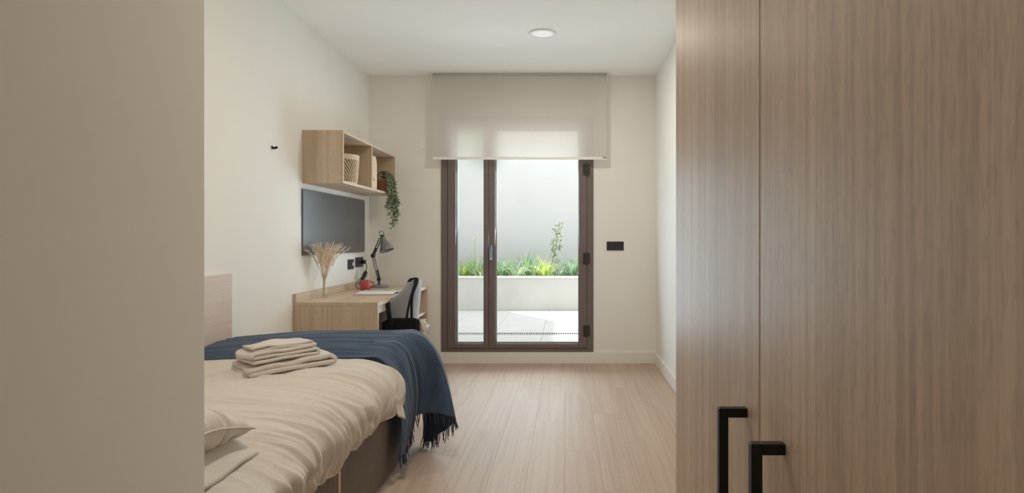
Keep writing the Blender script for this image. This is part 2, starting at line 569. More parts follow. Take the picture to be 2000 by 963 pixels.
# threshold strip under the door, outside
structure('trim_1', boxes((DX0, DX1, 5.976, 6.24, 0.06, DZ0 - 0.001)), DRAIN, bevel=0.003)

# ================================================================== COURTYARD
pf = structure('patio_floor', boxes((-2.1, 3.2, 6.20, 11.6, -0.15, -0.010)), GROUT)
ty = 6.203
while ty < 10.3:
    t1 = min(ty + 0.60, 10.30)
    if 7.60 < ty < 7.86:
        ty = 7.86
        continue
    if ty < 7.64 < t1:
        t1 = 7.64
    tx = -2.1
    while tx < 3.15:
        tx1 = min(tx + 0.60, 3.2)
        link('tile', boxes((tx + 0.0015, tx1 - 0.0015, ty + 0.0015, t1 - 0.0015, -0.010, 0.0)), TILE, pf, bevel=0.001, seg=1,
             origin=((tx + tx1) / 2, (ty + t1) / 2, 0))
        tx += 0.60
    ty = t1 if t1 != 7.64 else 7.86
# slot drain across the patio
dg = structure('drain_channel', boxes((-2.1, 3.2, 7.642, 7.858, -0.03, -0.004)), SLOT, pf)
bm = bmesh.new()
box(bm, -2.1, 3.2, 7.642, 7.685, -0.004, 0.001)
box(bm, -2.1, 3.2, 7.815, 7.858, -0.004, 0.001)
xx = -2.1
while xx < 3.2:
    box(bm, xx, xx + 0.0125, 7.685, 7.815, -0.004, 0.001)
    xx += 0.0275
g = link('drain_grate', bm, DRAIN, pf)
structure('wall_courtyard_end', boxes((-2.1, 3.2, 11.6, 11.8, -0.15, 3.2)), RENDER)
structure('wall_courtyard_left', boxes((-6.0, -2.1, 6.2, 11.94, -0.15, 11.1)), RENDER)
structure('wall_courtyard_right', boxes((3.2, 3.4, 6.2, 11.8, -0.15, 3.2)), RENDER)
structure('sun_block_slab', boxes((-2.1, 3.4, 6.20, 7.15, 2.75, 2.92)), RENDER)  # unseen slab added to keep direct sun out of the room

pw = empty('planter_wall', (0.5, 10.4, 0), 'low pale rendered planter wall across the back of the patio', 'planter')
link('planter_body', boxes((-2.099, 3.199, 10.304, 10.45, 0.0, 0.515)), PLANTW, pw, bevel=0.004)
link('coping', boxes((-2.099, 3.199, 10.292, 10.47, 0.515, 0.546)), COPING, pw, bevel=0.004)
sb = bmesh.new()
box(sb, -2.099, 3.199, 10.452, 11.598, 0.0, 0.47)
tag(link('planter_soil', sb, SOIL), 'dark soil filling the raised planter behind the low wall', 'soil', kind='stuff')

def blade(bm, base, az, length, lean, w, mi, droop=1.0, n=6):
    """arching strap leaf with a folded midrib"""
    p = Vector(base)
    a = lean
    d = Vector((math.cos(az), math.sin(az), 0))
    side = Vector((-d.y, d.x, 0))
    prev = None
    for i in range(n + 1):
        t = i / n
        ww = w * (0.55 + 0.9 * t) if t < 0.45 else w * 0.955 * (1 - ((t - 0.45) / 0.55) ** 1.6)
        ww = max(ww, 0.0008)
        nrm = Vector((-d.x * math.cos(a), -d.y * math.cos(a), math.sin(a)))
        row = [bm.verts.new(p - side * ww + nrm * ww * 0.35), bm.verts.new(p), bm.verts.new(p + side * ww + nrm * ww * 0.35)]
        if prev:
            for k in range(2):
                bm.faces.new((prev[k], prev[k + 1], row[k + 1], row[k])).material_index = mi
        prev = row
        p = p + (d * math.sin(a) + Vector((0, 0, math.cos(a)))) * (length / n)
        a += droop * (0.12 + 0.42 * t)

def clump(x, y, z, n, hgt, mats, label, spread=0.08, droop=1.0, w=0.011):
    bm = bmesh.new()
    for i in range(n):
        az = random.uniform(0, 2 * math.pi)
        rr = spread * random.random() ** 0.7
        blade(bm, (x + math.cos(az) * rr, y + math.sin(az) * rr, z), az + random.uniform(-.5, .5), hgt * random.uniform(0.75, 1.3),
              random.uniform(0.03, 0.6), w * random.uniform(0.7, 1.2), random.randrange(len(mats)), droop * random.uniform(0.6, 1.2))
    o = link('strap_leaf_plant', bm, mats, origin=(x, y, z), smooth=True)
    tag(o, label, 'plant', 'leafy plants in the raised planter')
    return o
pz = 0.47
def px_x(px, d):
    return (px - CX) * d / F_PX
clump(px_x(905, 10.6), 10.60, pz, 46, 0.36, [BLADE2, BLADE2, BLADE1], 'yellow-green strap-leaf clump at the left end of the planter', 0.10)
clump(px_x(926, 10.85), 10.85, pz, 60, 0.46, [BLADE1, BLADE1, BLADE3], 'tall green strap-leaf clump under the cream flower stalk', 0.13)
clump(px_x(937, 10.6), 10.60, pz, 40, 0.34, [BLADE2, BLADE3, BLADE1], 'lime and cream strap-leaf clump just left of the door\'s middle stile', 0.09)
clump(px_x(962, 10.8), 10.80, pz, 46, 0.42, [BLADE1, BLADE4], 'green strap-leaf clump hidden mostly behind the door\'s middle stile', 0.11)
clump(px_x(984, 10.75), 10.75, pz, 66, 0.40, [BLADE4, BLADE4, BLADE1], 'dense blue-green strap-leaf clump just right of the middle stile', 0.13)
clump(px_x(1008, 10.56), 10.56, pz, 44, 0.38, [BLADE3, BLADE3, BLADE1], 'cream variegated clump with long arching leaves over the coping', 0.09, 1.5)
clump(px_x(1026, 10.9), 10.90, pz, 44, 0.47, [BLADE4, BLADE1], 'upright dark green tuft behind the cream variegated clump', 0.08, 0.5)
clump(px_x(1044, 10.7), 10.70, pz, 40, 0.33, [BLADE3, BLADE1, BLADE4], 'low mixed green and cream clump left of the lime one', 0.1)
clump(px_x(1066, 10.58), 10.58, pz, 58, 0.40, [BLADE2, BLADE2, BLADE2, BLADE1], 'bright lime strap-leaf clump at the foot of the young shrub', 0.09)
clump(px_x(1092, 10.62), 10.62, pz, 34, 0.33, [BLADE3, BLADE4], 'low pale arching clump right of the lime one', 0.09, 1.4)
clump(px_x(1118, 10.72), 10.72, pz, 60, 0.46, [BLADE4, BLADE1], 'big dark green arching clump at the right end of the glass', 0.12)
clump(px_x(1150, 10.8), 10.80, pz, 40, 0.44, [BLADE1, BLADE4], 'green strap-leaf clump hidden behind the door\'s right stile', 0.12)

# flower stalk
fx = px_x(928, 10.8)
fs = empty('flower_stalk', (fx, 10.72, pz), 'single cream flower on a tall thin stalk above the green clump', 'flower')
bm = bmesh.new()
tube(bm, spline([(fx, 10.72, pz), (fx + 0.004, 10.72, 0.80), (fx - 0.002, 10.72, 1.13)], 5), 0.0045, 6)
link('stalk', bm, BLADE2, fs, smooth=True)
bm = bmesh.new()
for k in range(26):
    az, el = random.uniform(0, 6.28), random.uniform(-0.2, 1.4)
    d = Vector((math.cos(az) * math.cos(el), math.sin(az) * math.cos(el), math.sin(el)))
    s = d.cross(Vector((0, 0, 1))).normalized() * 0.009
    c = Vector((fx - 0.002, 10.72, 1.13))
    v = [bm.verts.new(c + d * 0.004), bm.verts.new(c + d * 0.030 + s), bm.verts.new(c + d * 0.055), bm.verts.new(c + d * 0.030 - s)]
    bm.faces.new(v)
link('petals', bm, PETAL, fs)

def leaflet(bm, p, d, up, L, w, mi=0):
    d = d.normalized()
    s = d.cross(up)
    if s.length < 1e-3:
        s = d.cross(Vector((1, 0, 0)))
    s.normalize()
    n = s.cross(d)
    a = bm.verts.new(p)
    b1 = bm.verts.new(p + d * L * 0.3 + s * w * 0.8 + n * w * .2)
    b2 = bm.verts.new(p + d * L * 0.7 + s * w * 0.75 + n * w * .15)
    t = bm.verts.new(p + d * L - n * w * 0.3)
    c2 = bm.verts.new(p + d * L * 0.7 - s * w * 0.75 + n * w * .15)
    c1 = bm.verts.new(p + d * L * 0.3 - s * w * 0.8 + n * w * .2)
    m1 = bm.verts.new(p + d * L * 0.5)
    for f in ((a, b1, m1), (b1, b2, m1), (b2, t, m1), (t, c2, m1), (c2, c1, m1), (c1, a, m1)):
        bm.faces.new(f).material_index = mi

def rdir(zb=0.0):
    while True:
        v = Vector((random.uniform(-1, 1), random.uniform(-1, 1), random.uniform(-1, 1)))
        if 0.05 < v.length < 1:
            v.normalize()
            v.z += zb
            return v.normalized()

# young shrub
sy = 10.86
sx = px_x(1074, sy)
sh = empty('young_shrub', (sx, sy, pz), 'slender young shrub with small green leaves standing taller than the planter plants', 'shrub')
trunk = spline([(sx, sy, pz), (sx + 0.03, sy, 0.72), (sx + 0.09, sy - 0.01, 0.95), (sx + 0.12, sy, 1.16), (sx + 0.15, sy, 1.40)], 6)
bm = bmesh.new()
tube(bm, trunk, [0.009 - 0.006 * i / (len(trunk) - 1) for i in range(len(trunk))], 6)
br = []
for i in range(7, len(trunk), 1):
    for q in range(2):
        d = rdir(0.35)
        L = random.uniform(0.08, 0.16) * (1.15 - 0.5 * i / len(trunk))
        e = trunk[i] + d * L
        tube(bm, [trunk[i], trunk[i] + d * L * 0.5 + Vector((0, 0, 0.01)), e], [0.003, 0.002, 0.001], 5)
        br.append((trunk[i], d, L))
link('trunk', bm, TWIG, sh, smooth=True)
bm = bmesh.new()
for p, d, L in br:
    for k in range(7):
        q = p + d * L * random.uniform(0.3, 1.05)
        leaflet(bm, q, (d * 0.5 + rdir(0.1)).normalized(), Vector((0, 0, 1)), random.uniform(0.035, 0.055), random.uniform(0.012, 0.018), random.choice([0, 0, 0, 1, 2]))
link('leaves', bm, [BLADE4, BLADE1, BLADE2], sh)

# branch hanging over the end wall
hb = empty('hanging_branch', (-1.62, 11.58, 3.2), 'leafy creeper branch hanging down over the top of the far courtyard wall', 'branch')
bm = bmesh.new()
lines = []
for k in range(5):
    x0 = -1.86 + 0.13 * k
    zend = [2.86, 2.62, 2.55, 2.42, 2.52][k]
    xe = x0 + [0.05, 0.10, 0.16, 0.14, 0.03][k]
    ln = spline([(x0, 11.66, 3.23), (x0 + 0.01, 11.55, 3.22), (x0 + 0.03, 11.52, 3.05), ((x0 + xe) / 2 + .02, 11.50, (3.05 + zend) / 2), (xe, 11.48, zend)], 6)
    tube(bm, ln, 0.005, 5)
    lines.append(ln)
link('stem', bm, TWIG, hb, smooth=True)
bm = bmesh.new()
for ln in lines:
    for p in ln[4:]:
        for k in range(5):
            q = p + rdir() * 0.03 + Vector((0, -0.01, 0))
            q.y = min(q.y, 11.56)
            leaflet(bm, q, Vector((random.uniform(-1, 1), random.uniform(-0.7, 0.05), random.uniform(-0.9, 0.4))), Vector((0, -1, 0.3)), random.uniform(0.05, 0.08), random.uniform(0.018, 0.026), random.choice([0, 1, 2]))
link('leaves', bm, [BLADE4, BLADE1, BLADE2], hb)

# ================================================================== ROLLER BLIND
rb = empty('roller_blind', (-0.433, 5.80, 2.633), 'translucent off-white roller blind pulled a third of the way down the glazed door', 'blind')
BX0, BX1, BZ0 = -1.221, 0.354, 1.885
bm = bmesh.new()
NB = 60
P = np.zeros((NB + 1, 26, 3))
for i in range(NB + 1):
    u = i / NB
    for j in range(26):
        if j < 8:
            a = math.pi * 0.5 * (1 - j / 7)
            yy, zz = 5.822 - 0.0225 * math.cos(a), 2.615 + 0.0225 * math.sin(a)
        else:
            t = (j - 7) / 18
            yy, zz = 5.7995 + 0.002 * math.sin(u * 9 + t * 2) * t, 2.615 + (BZ0 - 2.615) * t
        P[i, j] = (BX0 + (BX1 - BX0) * u, yy, zz)
link('blind_fabric', grid(P), BLIND, rb, smooth=True)
bm = bmesh.new()
tube(bm, [(BX0 + 0.002, 5.822, 2.615), (BX1 - 0.002, 5.822, 2.615)], 0.0205, 20)
link('roller_tube', bm, WHITE, rb, smooth=True)
for xx in (BX0 - 0.010, BX1 + 0.002):
    b_ = link('bracket', boxes((xx, xx + 0.008, 5.795, 5.896, 2.588, 2.647), (xx - 0.012, xx + 0.020, 5.80, 5.895, 2.644, 2.648)), WHITE, rb, bevel=0.002)
bb = link('bottom_bar', boxes((BX0, BX1, 5.794, 5.806, BZ0 - 0.022, BZ0 + 0.003)), WHITE, rb, bevel=0.005)
link('end_cap', boxes((BX1 - 0.034, BX1 - 0.002, 5.7925, 5.8075, BZ0 - 0.0085, BZ0 - 0.0005)), DARKM, rb, bevel=0.002)

# ================================================================== CEILING LAMP
def downlight(x, y, power, label, on=True):
    r = empty('ceiling_light', (x, y, H), label, 'ceiling light')
    bm = bmesh.new()
    lathe(bm, [(0.084, -0.0005), (0.103, -0.0005), (0.103, -0.003), (0.098, -0.010), (0.086, -0.011), (0.082, -0.006), (0.0835, -0.0005)], (x, y, H), 48, close=False)
    link('trim_ring', bm, WHITE, r, smooth=True)
    bm = bmesh.new()
    lathe(bm, [(0.0015, -0.0072), (0.05, -0.0072), (0.0835, -0.0066), (0.0835, -0.001), (0.0015, -0.001)], (x, y, H), 48, close=True)
    link('diffuser', bm, LAMPD, r, smooth=True)
    area_light('downlight_beam', (x, y, H - 0.013), (0, 0, 0), 0.16, 0.16, power, (1.0, 0.90, 0.77), 'DISK')
downlight(-0.18, 4.68, 10.0, 'round white flush ceiling lamp in front of the blind')
downlight(-0.60, 2.35, 12.5, 'added unseen fill lamp, a round white flush fitting above the foot of the bed')  # added out of view as warm fill for the room
downlight(-0.28, -0.25, 1.6, 'added unseen fill lamp, a round white flush fitting in the entrance passage')  # another added fill lamp, behind the camera

# ================================================================== WALL PLATES
sp = empty('wall_plate', (0.441, YB, 1.08), 'wide blank black plate on the back wall right of the glazed door', 'switch plate')
link('plate', boxes((0.363, 0.519, YB - 0.009, YB - 0.0002, 1.040, 1.121)), BLACKP, sp, bevel=0.003)
for k in range(2):
    link('insert', boxes((0.371 + k * 0.0715, 0.4395 + k * 0.0715, YB - 0.0115, YB - 0.0088, 1.047, 1.114)), BLACKP, sp, bevel=0.0015)
cp = link('cover_plate', boxes((-1.372, -1.288, YB - 0.005, YB - 0.0002, 1.980, 2.086)), WALL, bevel=0.002, origin=(-1.33, YB, 2.03))
tag(cp, 'small square cover plate painted like the back wall, left of the blind', 'cover plate')

def wall_socket(y0, y1, z0, z1, kinds, label, cat):
    r = empty('wall_socket', (XL, (y0 + y1) / 2, (z0 + z1) / 2), label, cat)
    link('plate', boxes((XL + 0.0002, XL + 0.009, y0, y1, z0, z1)), BLACKP, r, bevel=0.002)
    w = (y1 - y0 - 0.012) / len(kinds)
    for i, kd in enumerate(kinds):
        a = y0 + 0.006 + i * w + 0.002
        b = a + w - 0.004
        zc, yc = (z0 + z1) / 2, (a + b) / 2
        ax = Matrix.Rotation(R(90), 3, 'Y')
        if kd == 'socket':
            bm = bmesh.new()
            lathe(bm, [(0.027, 0.009), (0.027, 0.0108), (0.022, 0.0108), (0.021, 0.0095), (0.001, 0.0095)], (XL, yc, zc), 28, close=False, axis=ax)
            s = link('outlet', bm, BLACKP, r, smooth=True)
            bm = bmesh.new()
            for dy in (-0.0095, 0.0095):
                tube(bm, [(XL + 0.0094, yc + dy, zc), (XL + 0.0102, yc + dy, zc)], 0.0032, 10)
            link('pin_hole', bm, DKHOLE, s)
        elif kd == 'switch':
            link('rocker', boxes((XL + 0.0088, XL + 0.012, a + 0.004, b - 0.004, z0 + 0.010, z1 - 0.010)), BLACKP, r, bevel=0.0015)
        else:
            s = link('data_port', boxes((XL + 0.0088, XL + 0.011, a, b, z0 + 0.008, z1 - 0.008)), BLACKP, r, bevel=0.0015)
            link('port_shutter', boxes((XL + 0.0111, XL + 0.013, yc - 0.012, yc + 0.012, zc - 0.012, zc + 0.016)), WHITE, s, bevel=0.001)
wall_socket(5.315, 5.452, 0.890, 0.972, ['switch', 'data'], 'black wall plate with a white port above the desk, the one nearer the dried grass', 'wall socket')
wall_socket(5.505, 5.700, 0.900, 0.985, ['socket', 'socket'], 'black double power socket above the desk, the one nearer the lamp', 'wall socket')

# coat hook on the left wall
hk = empty('wall_hook', (XL, 3.96, 1.706), 'small black coat hook on the bare left wall', 'hook')
bm = bmesh.new()
tube(bm, [(XL + 0.0002, 3.955, 1.708), (XL + 0.004, 3.955, 1.708)], 0.011, 20)
link('rosette', bm, BLACK, hk, bevel=0.001)
bm = bmesh.new()
tube(bm, spline([(XL + 0.003, 3.955, 1.706), (XL + 0.016, 3.955, 1.705), (XL + 0.027, 3.955, 1.707), (XL + 0.030, 3.955, 1.715)], 6), 0.0075, 10)
link('peg', bm, BLACK, hk, smooth=True)

# ================================================================== WALL SHELF
SX0, SX1, SY0, SY1, SZ0, SZ1, ST = XL + 0.0005, -1.543, 4.404, 5.740, 1.528, 1.893, 0.018
ws = empty('wall_shelf', (XL, (SY0 + SY1) / 2, SZ0), 'open two-compartment oak wall shelf hung above the desk', 'shelf')
e = 0.0012
def panel(name, x0, x1, y0, y1, z0, z1, mat, parent, front=True, edge_mat=None):
    o = link(name, boxes((x0, x1 - (e if front else 0), y0, y1, z0, z1)), mat, parent, bevel=0.0006, seg=1, origin=(x0, y0, z0))
    if front:
        link('edge_band', boxes((x1 - e, x1, y0, y1, z0, z1)), edge_mat or EDGE, o, origin=(x0, y0, z0))
    return o
panel('side_panel', SX0, SX1, SY0, SY0 + ST, SZ0, SZ1, OAKZ, ws)
panel('side_panel', SX0, SX1, SY1 - ST, SY1, SZ0, SZ1, OAKZ, ws)
panel('top_panel', SX0, SX1, SY0 + ST, SY1 - ST, SZ1 - ST, SZ1, OAKY, ws)
panel('bottom_panel', SX0, SX1, SY0 + ST, SY1 - ST, SZ0, SZ0 + ST, OAKY, ws)
panel('divider', SX0 + 0.008, SX1, 5.050, 5.050 + ST, SZ0 + ST, SZ1 - ST, OAKZ, ws)
panel('back_panel', SX0, SX0 + 0.008, SY0 + ST, SY1 - ST, SZ0 + ST, SZ1 - ST, OAKY, ws, front=False)
SFZ = SZ0 + ST

# basket
bx, by, bzz, bh = -1.664, 4.735, SFZ, 0.215
bk = empty('woven_basket', (bx, by, bzz), 'pale open-weave wicker basket in the near compartment of the wall shelf', 'basket')
def brad(z):
    return 0.100 + 0.016 * (z / bh)
bm = bmesh.new()
lathe(bm, [(0.001, 0.004), (brad(0) - 0.007, 0.004), (brad(bh) - 0.007, bh - 0.010), (brad(bh) - 0.009, bh - 0.010), (brad(0) - 0.009, 0.006), (0.001, 0.006)], (bx, by, bzz), 40, close=False)
link('lining', bm, WICKD, bk, smooth=True)
bm = bmesh.new()
NS = 34
for k in range(NS):
    pts = []
    for i in range(13):
        z = 0.010 + (bh - 0.034) * i / 12
        a = 2 * math.pi * k / NS - 1.05 * i / 12
        rr = brad(z) + 0.002 * math.sin(i * math.pi)
        pts.append((bx + rr * math.cos(a), by + rr * math.sin(a), bzz + z))
    tube(bm, pts, 0.0052, 6)
NS2 = 22
for k in range(NS2):
    pts = []
    for i in range(13):
        z = 0.010 + (bh - 0.034) * i / 12
        a = 2 * math.pi * k / NS2 + 1.5 * i / 12
        rr = brad(z) - 0.0045
        pts.append((bx + rr * math.cos(a), by + rr * math.sin(a), bzz + z))
    tube(bm, pts, 0.0036, 5)
link('weave', bm, WICK, bk, smooth=True)
bm = bmesh.new()
for zc in np.linspace(bh - 0.033, bh - 0.003, 5):
    tube(bm, [(bx + brad(zc) * math.cos(a), by + brad(zc) * math.sin(a), bzz + zc + 0.0015 * math.sin(a * 24)) for a in np.linspace(0, 2 * math.pi, 73)], 0.005, 6, cap=False)
link('rim', bm, WICK, bk, smooth=True)
bm = bmesh.new()
for zc in (0.005, 0.013):
    tube(bm, [(bx + brad(zc) * math.cos(a), by + brad(zc) * math.sin(a), bzz + zc) for a in np.linspace(0, 2 * math.pi, 49)], 0.005, 6, cap=False)
link('base_rim', bm, WICK, bk, smooth=True)

# file box with finger hole
fb = empty('file_box', (-1.66, 5.145, SFZ), 'upright pale wooden file box with a finger hole, beside the shelf divider', 'file box')
bm = bmesh.new()
y0, y1, z0, z1, xf = 5.072, 5.232, SFZ + 0.0005, SFZ + 0.265, -1.556
hz, hy, hr = SFZ + 0.075, 5.152, 0.013
# front board with a round hole
N = 24
inner_f = [bm.verts.new((xf, hy + hr * math.cos(2 * math.pi * k / N), hz + hr * math.sin(2 * math.pi * k / N))) for k in range(N)]
inner_b = [bm.verts.new((xf - 0.008, hy + hr * math.cos(2 * math.pi * k / N), hz + hr * math.sin(2 * math.pi * k / N))) for k in range(N)]
def sq(k):
    a = 2 * math.pi * k / N
    c, s = math.cos(a), math.sin(a)
    ty_ = ((y1 - hy) / c if c > 0 else (y0 - hy) / c) if abs(c) > 1e-6 else 1e9
    tz_ = ((z1 - hz) / s if s > 0 else (z0 - hz) / s) if abs(s) > 1e-6 else 1e9
    t = min(abs(ty_), abs(tz_))
    return hy + c * t, hz + s * t
out_f = [bm.verts.new((xf,) + sq(k)) for k in range(N)]
out_b = [bm.verts.new((xf - 0.008,) + sq(k)) for k in range(N)]
for k in range(N):
    j = (k + 1) % N
    bm.faces.new((inner_f[k], inner_f[j], out_f[j], out_f[k]))
    bm.faces.new((inner_b[k], out_b[k], out_b[j], inner_b[j]))
    bm.faces.new((inner_f[k], inner_b[k], inner_b[j], inner_f[j]))
    bm.faces.new((out_f[k], out_f[j], out_b[j], out_b[k]))
for yy in (y0, y1):
    for zz in (z0, z1):
        # corner fillers
        near = [k for k in range(N)]
link('front_board', bm, PINE, fb)
link('box_body', boxes((-1.79, xf - 0.008, y0, y0 + 0.006, z0, z1), (-1.79, xf - 0.008, y1 - 0.006, y1, z0, z1),
                       (-1.79, xf - 0.008, y0 + 0.006, y1 - 0.006, z0, z0 + 0.006), (-1.796, -1.79, y0, y1, z0, z1)), PINE, fb)
for k in range(4):
    link('folder', boxes((-1.785, xf - 0.02, y0 + 0.012 + k * 0.035, y0 + 0.030 + k * 0.035, z0 + 0.007, z1 - 0.02 - 0.01 * (k % 2))), PAPER, fb)

# trailing plant
tpx, tpy = -1.605, 5.545
tp = empty('trailing_plant', (tpx, tpy, SFZ), 'trailing green plant in a terracotta pot, spilling over the shelf edge', 'plant')
bm = bmesh.new()
lathe(bm, [(0.001, 0.001), (0.046, 0.001), (0.056, 0.090), (0.061, 0.092), (0.061, 0.112), (0.053, 0.112), (0.051, 0.095), (0.001, 0.095)], (tpx, tpy, SFZ), 32, close=False)
link('pot', bm, TERRA, tp, smooth=True, bevel=0.0015)
bm = bmesh.new()
lathe(bm, [(0.051, 0.0), (0.03, 0.004), (0.001, 0.006)], (tpx, tpy, SFZ + 0.096), 24, close=False)
link('soil', bm, SOIL, tp)
stems = bmesh.new(); leaves = bmesh.new()
vines = [  # (x at lip, y, x end, y end, z end)
    (-1.515, 5.50, -1.505, 5.49, 1.245), (-1.505, 5.535, -1.490, 5.545, 1.275), (-1.520, 5.56, -1.497, 5.575, 1.31),
    (-1.525, 5.47, -1.520, 5.44, 1.36), (-1.515, 5.52, -1.50, 5.53, 1.40), (-1.520, 5.43, -1.525, 5.41, 1.42), (-1.51, 5.59, -1.480, 5.61, 1.45),
    (-1.50, 5.55, -1.47, 5.57, 1.36), (-1.515, 5.48, -1.51, 5.47, 1.48), (-1.50, 5.51, -1.485, 5.50, 1.52)]
for (xl, yl, xe, ye, ze) in vines:
    m = random.uniform(-0.012, 0.012)
    pts = spline([(tpx + random.uniform(-.02, .02), tpy + random.uniform(-.02, .02), SFZ + 0.10), ((tpx + xl) / 2, (tpy + yl) / 2, SFZ + 0.155),
                  (xl, yl, SFZ + 0.09), (xl + 0.008, yl + m, SFZ - 0.02), ((xl + xe) / 2 + 0.004, (yl + ye) / 2 - m, (SFZ + ze) / 2 - 0.02), (xe, ye, ze)], 9)
    tube(stems, pts, 0.0016, 5)
    for i, p in enumerate(pts[6:]):
        for k in range(3):
            d = rdir(-0.2)
            q = p + d * 0.006
            leaflet(leaves, q, d, Vector((0.4, -0.6, 0.6)), random.uniform(0.015, 0.025), random.uniform(0.0065, 0.0095), 0 if random.random() < 0.6 else 1)
for k in range(150):
    d = rdir(0.5)
    q = Vector((tpx + 0.02, tpy - 0.01, SFZ + 0.118)) + Vector((d.x * 0.065, d.y * 0.065, abs(d.z) * 0.05))
    if q.x < XL + 0.05: continue
    leaflet(leaves, q, d, Vector((0, 0, 1)), random.uniform(0.016, 0.026), random.uniform(0.007, 0.010), 0 if random.random() < 0.6 else 1)
link('vine', stems, STEMG, tp, smooth=True)
link('leaves', leaves, [LEAF1, LEAF2], tp)

# ================================================================== BOARD
bd = empty('wall_board', (XL, 5.06, 1.03), 'dark grey glossy board on the wall between shelf and desk', 'board')
link('board_panel', boxes((XL + 0.0005, XL + 0.012, 4.394, 5.730, 1.030, 1.488)), BOARD, bd, bevel=0.001)

# ================================================================== DESK
KX0, KX1, KY0, KY1, KZ, KT = XL + 0.001, -1.260, 4.256, 5.770, 0.7215, 0.025
dk = empty('desk', (-1.54, 5.01, 0), 'built-in oak desk with raised back strip and open end shelves', 'desk')
panel('desktop', KX0 + 0.022, KX1, KY0, KY1, KZ - KT, KZ, OAKY, dk)
link('upstand', boxes((KX0, KX0 + 0.022, KY0, KY1, KZ - KT, KZ + 0.056)), OAKY, dk, bevel=0.001)
panel('side_panel', KX0, KX1, KY0, KY0 + 0.025, 0.0, KZ - KT - 0.001, OAKZ, dk)
panel('side_panel', KX0, KX1, KY1 - 0.025, KY1, 0.0, KZ - KT - 0.001, OAKZ, dk)
panel('divider', KX0, KX1, 5.330, 5.352, 0.0, KZ - KT - 0.001, OAKZ, dk)
panel('shelf_board', KX0, KX1, 5.352, KY1 - 0.025, 0.480, 0.500, OAKY, dk)
panel('shelf_board', KX0, KX1, 5.352, KY1 - 0.025, 0.260, 0.280, OAKY, dk)
link('apron', boxes((KX1 - 0.030, KX1 - 0.012, KY0 + 0.025, 5.330, KZ - KT - 0.055, KZ - KT - 0.001)), OAKY, dk, bevel=0.001)
link('back_panel', boxes((KX0, KX0 + 0.012, KY0 + 0.025, 5.330, 0.10, KZ - KT - 0.001)), OAKY, dk)

# vase of dried grass
vx, vy = -1.742, 4.585
vs = empty('glass_vase', (vx, vy, KZ), 'slim clear glass vase at the near back corner of the desk', 'vase')
bm = bmesh.new()
prof = [(0.001, 0.001), (0.025, 0.001), (0.026, 0.004), (0.021, 0.04), (0.0135, 0.085), (0.0150, 0.13), (0.022, 0.165), (0.0208, 0.165), (0.0137, 0.13), (0.0120, 0.085), (0.019, 0.04), (0.022, 0.010), (0.001, 0.008)]
lathe(bm, prof, (vx, vy, KZ), 36, close=False)
link('vase_body', bm, VASEG, vs, smooth=True)
gs = empty('dried_grass', (vx, vy, KZ + 0.012), 'spray of dried beige plume grass standing in the glass vase', 'dried flowers')
st = bmesh.new(); pl = bmesh.new()
NG = 44
for k in range(NG):
    # fan out mostly along the wall and toward the room
    ay = random.gauss(0, 1)
    tx_ = random.uniform(-0.055, 0.095)
    ty_ = max(-0.22, min(0.20, ay * 0.11))
    hh = random.uniform(0.31, 0.375) + 0.02 * abs(ay) * 0.5
    if k in (0, 1, 2):
        tx_, ty_, hh = -0.03 + 0.02 * k, -0.15 - 0.02 * k, 0.37 - 0.02 * k
    if k in (3, 4, 5, 6):
        tx_, ty_, hh = 0.075 + 0.012 * (k - 3), 0.08 + 0.03 * (k - 3), 0.375 - 0.01 * (k - 3)
    if vx + tx_ < XL + 0.03:
        tx_ = XL + 0.03 - vx
    a = random.uniform(0, 6.28)
    p0 = Vector((vx + 0.009 * math.cos(a), vy + 0.009 * math.sin(a), KZ + 0.012))
    p1 = Vector((vx + 0.006 * math.cos(a + 2), vy + 0.006 * math.sin(a + 2), KZ + 0.095))
    p2 = Vector((vx + tx_ * 0.15, vy + ty_ * 0.13, KZ + 0.165))
    p3 = Vector((vx + tx_ * 0.55, vy + ty_ * 0.52, KZ + hh * 0.82))
    p4 = Vector((vx + tx_, vy + ty_, KZ + hh))
    pts = spline([p0, p1, p2, p3, p4], 7)
    tube(st, pts, 0.0011, 4)
    tail = pts[-12:]
    for q in range(46):
        f = random.random() * (len(tail) - 1.01)
        i = int(f)
        p = tail[i].lerp(tail[i + 1], f - i)
        dirv = (tail[i + 1] - tail[i]).normalized()
        out = (dirv * 1.0 + rdir() * 0.30).normalized()
        L = random.uniform(0.024, 0.048)
        s = out.cross(rdir()).normalized() * 0.0017
        v = [pl.verts.new(p), pl.verts.new(p + out * L * 0.4 + s), pl.verts.new(p + out * L), pl.verts.new(p + out * L * 0.4 - s)]
        pl.faces.new((v[0], v[1], v[2])); pl.faces.new((v[0], v[2], v[3]))
for b_ in (st, pl):
    for v in b_.verts:
        v.co.x = max(v.co.x, XL + 0.014)
link('stems', st, GRASSD, gs, smooth=True)
link('plumes', pl, PLUME, gs)

# mug
mx, my = -1.672, 5.30
mg = empty('mug', (mx, my, KZ), 'red mug on the desk in front of the lamp', 'mug')
bm = bmesh.new()
lathe(bm, [(0.001, 0.001), (0.034, 0.001), (0.039, 0.005), (0.0405, 0.02), (0.0405, 0.079), (0.0395, 0.081), (0.0375, 0.080), (0.0375, 0.010), (0.001, 0.008)], (mx, my, KZ), 40, close=False)
link('mug_body', bm, RED, mg, smooth=True)
bm = bmesh.new()
tube(bm, spline([(mx + 0.038, my + 0.008, KZ + 0.066), (mx + 0.058, my + 0.014, KZ + 0.062), (mx + 0.064, my + 0.016, KZ + 0.042), (mx + 0.056, my + 0.014, KZ + 0.022), (mx + 0.038, my + 0.008, KZ + 0.018)], 6), 0.0055, 10)
link('handle', bm, RED, mg, smooth=True)

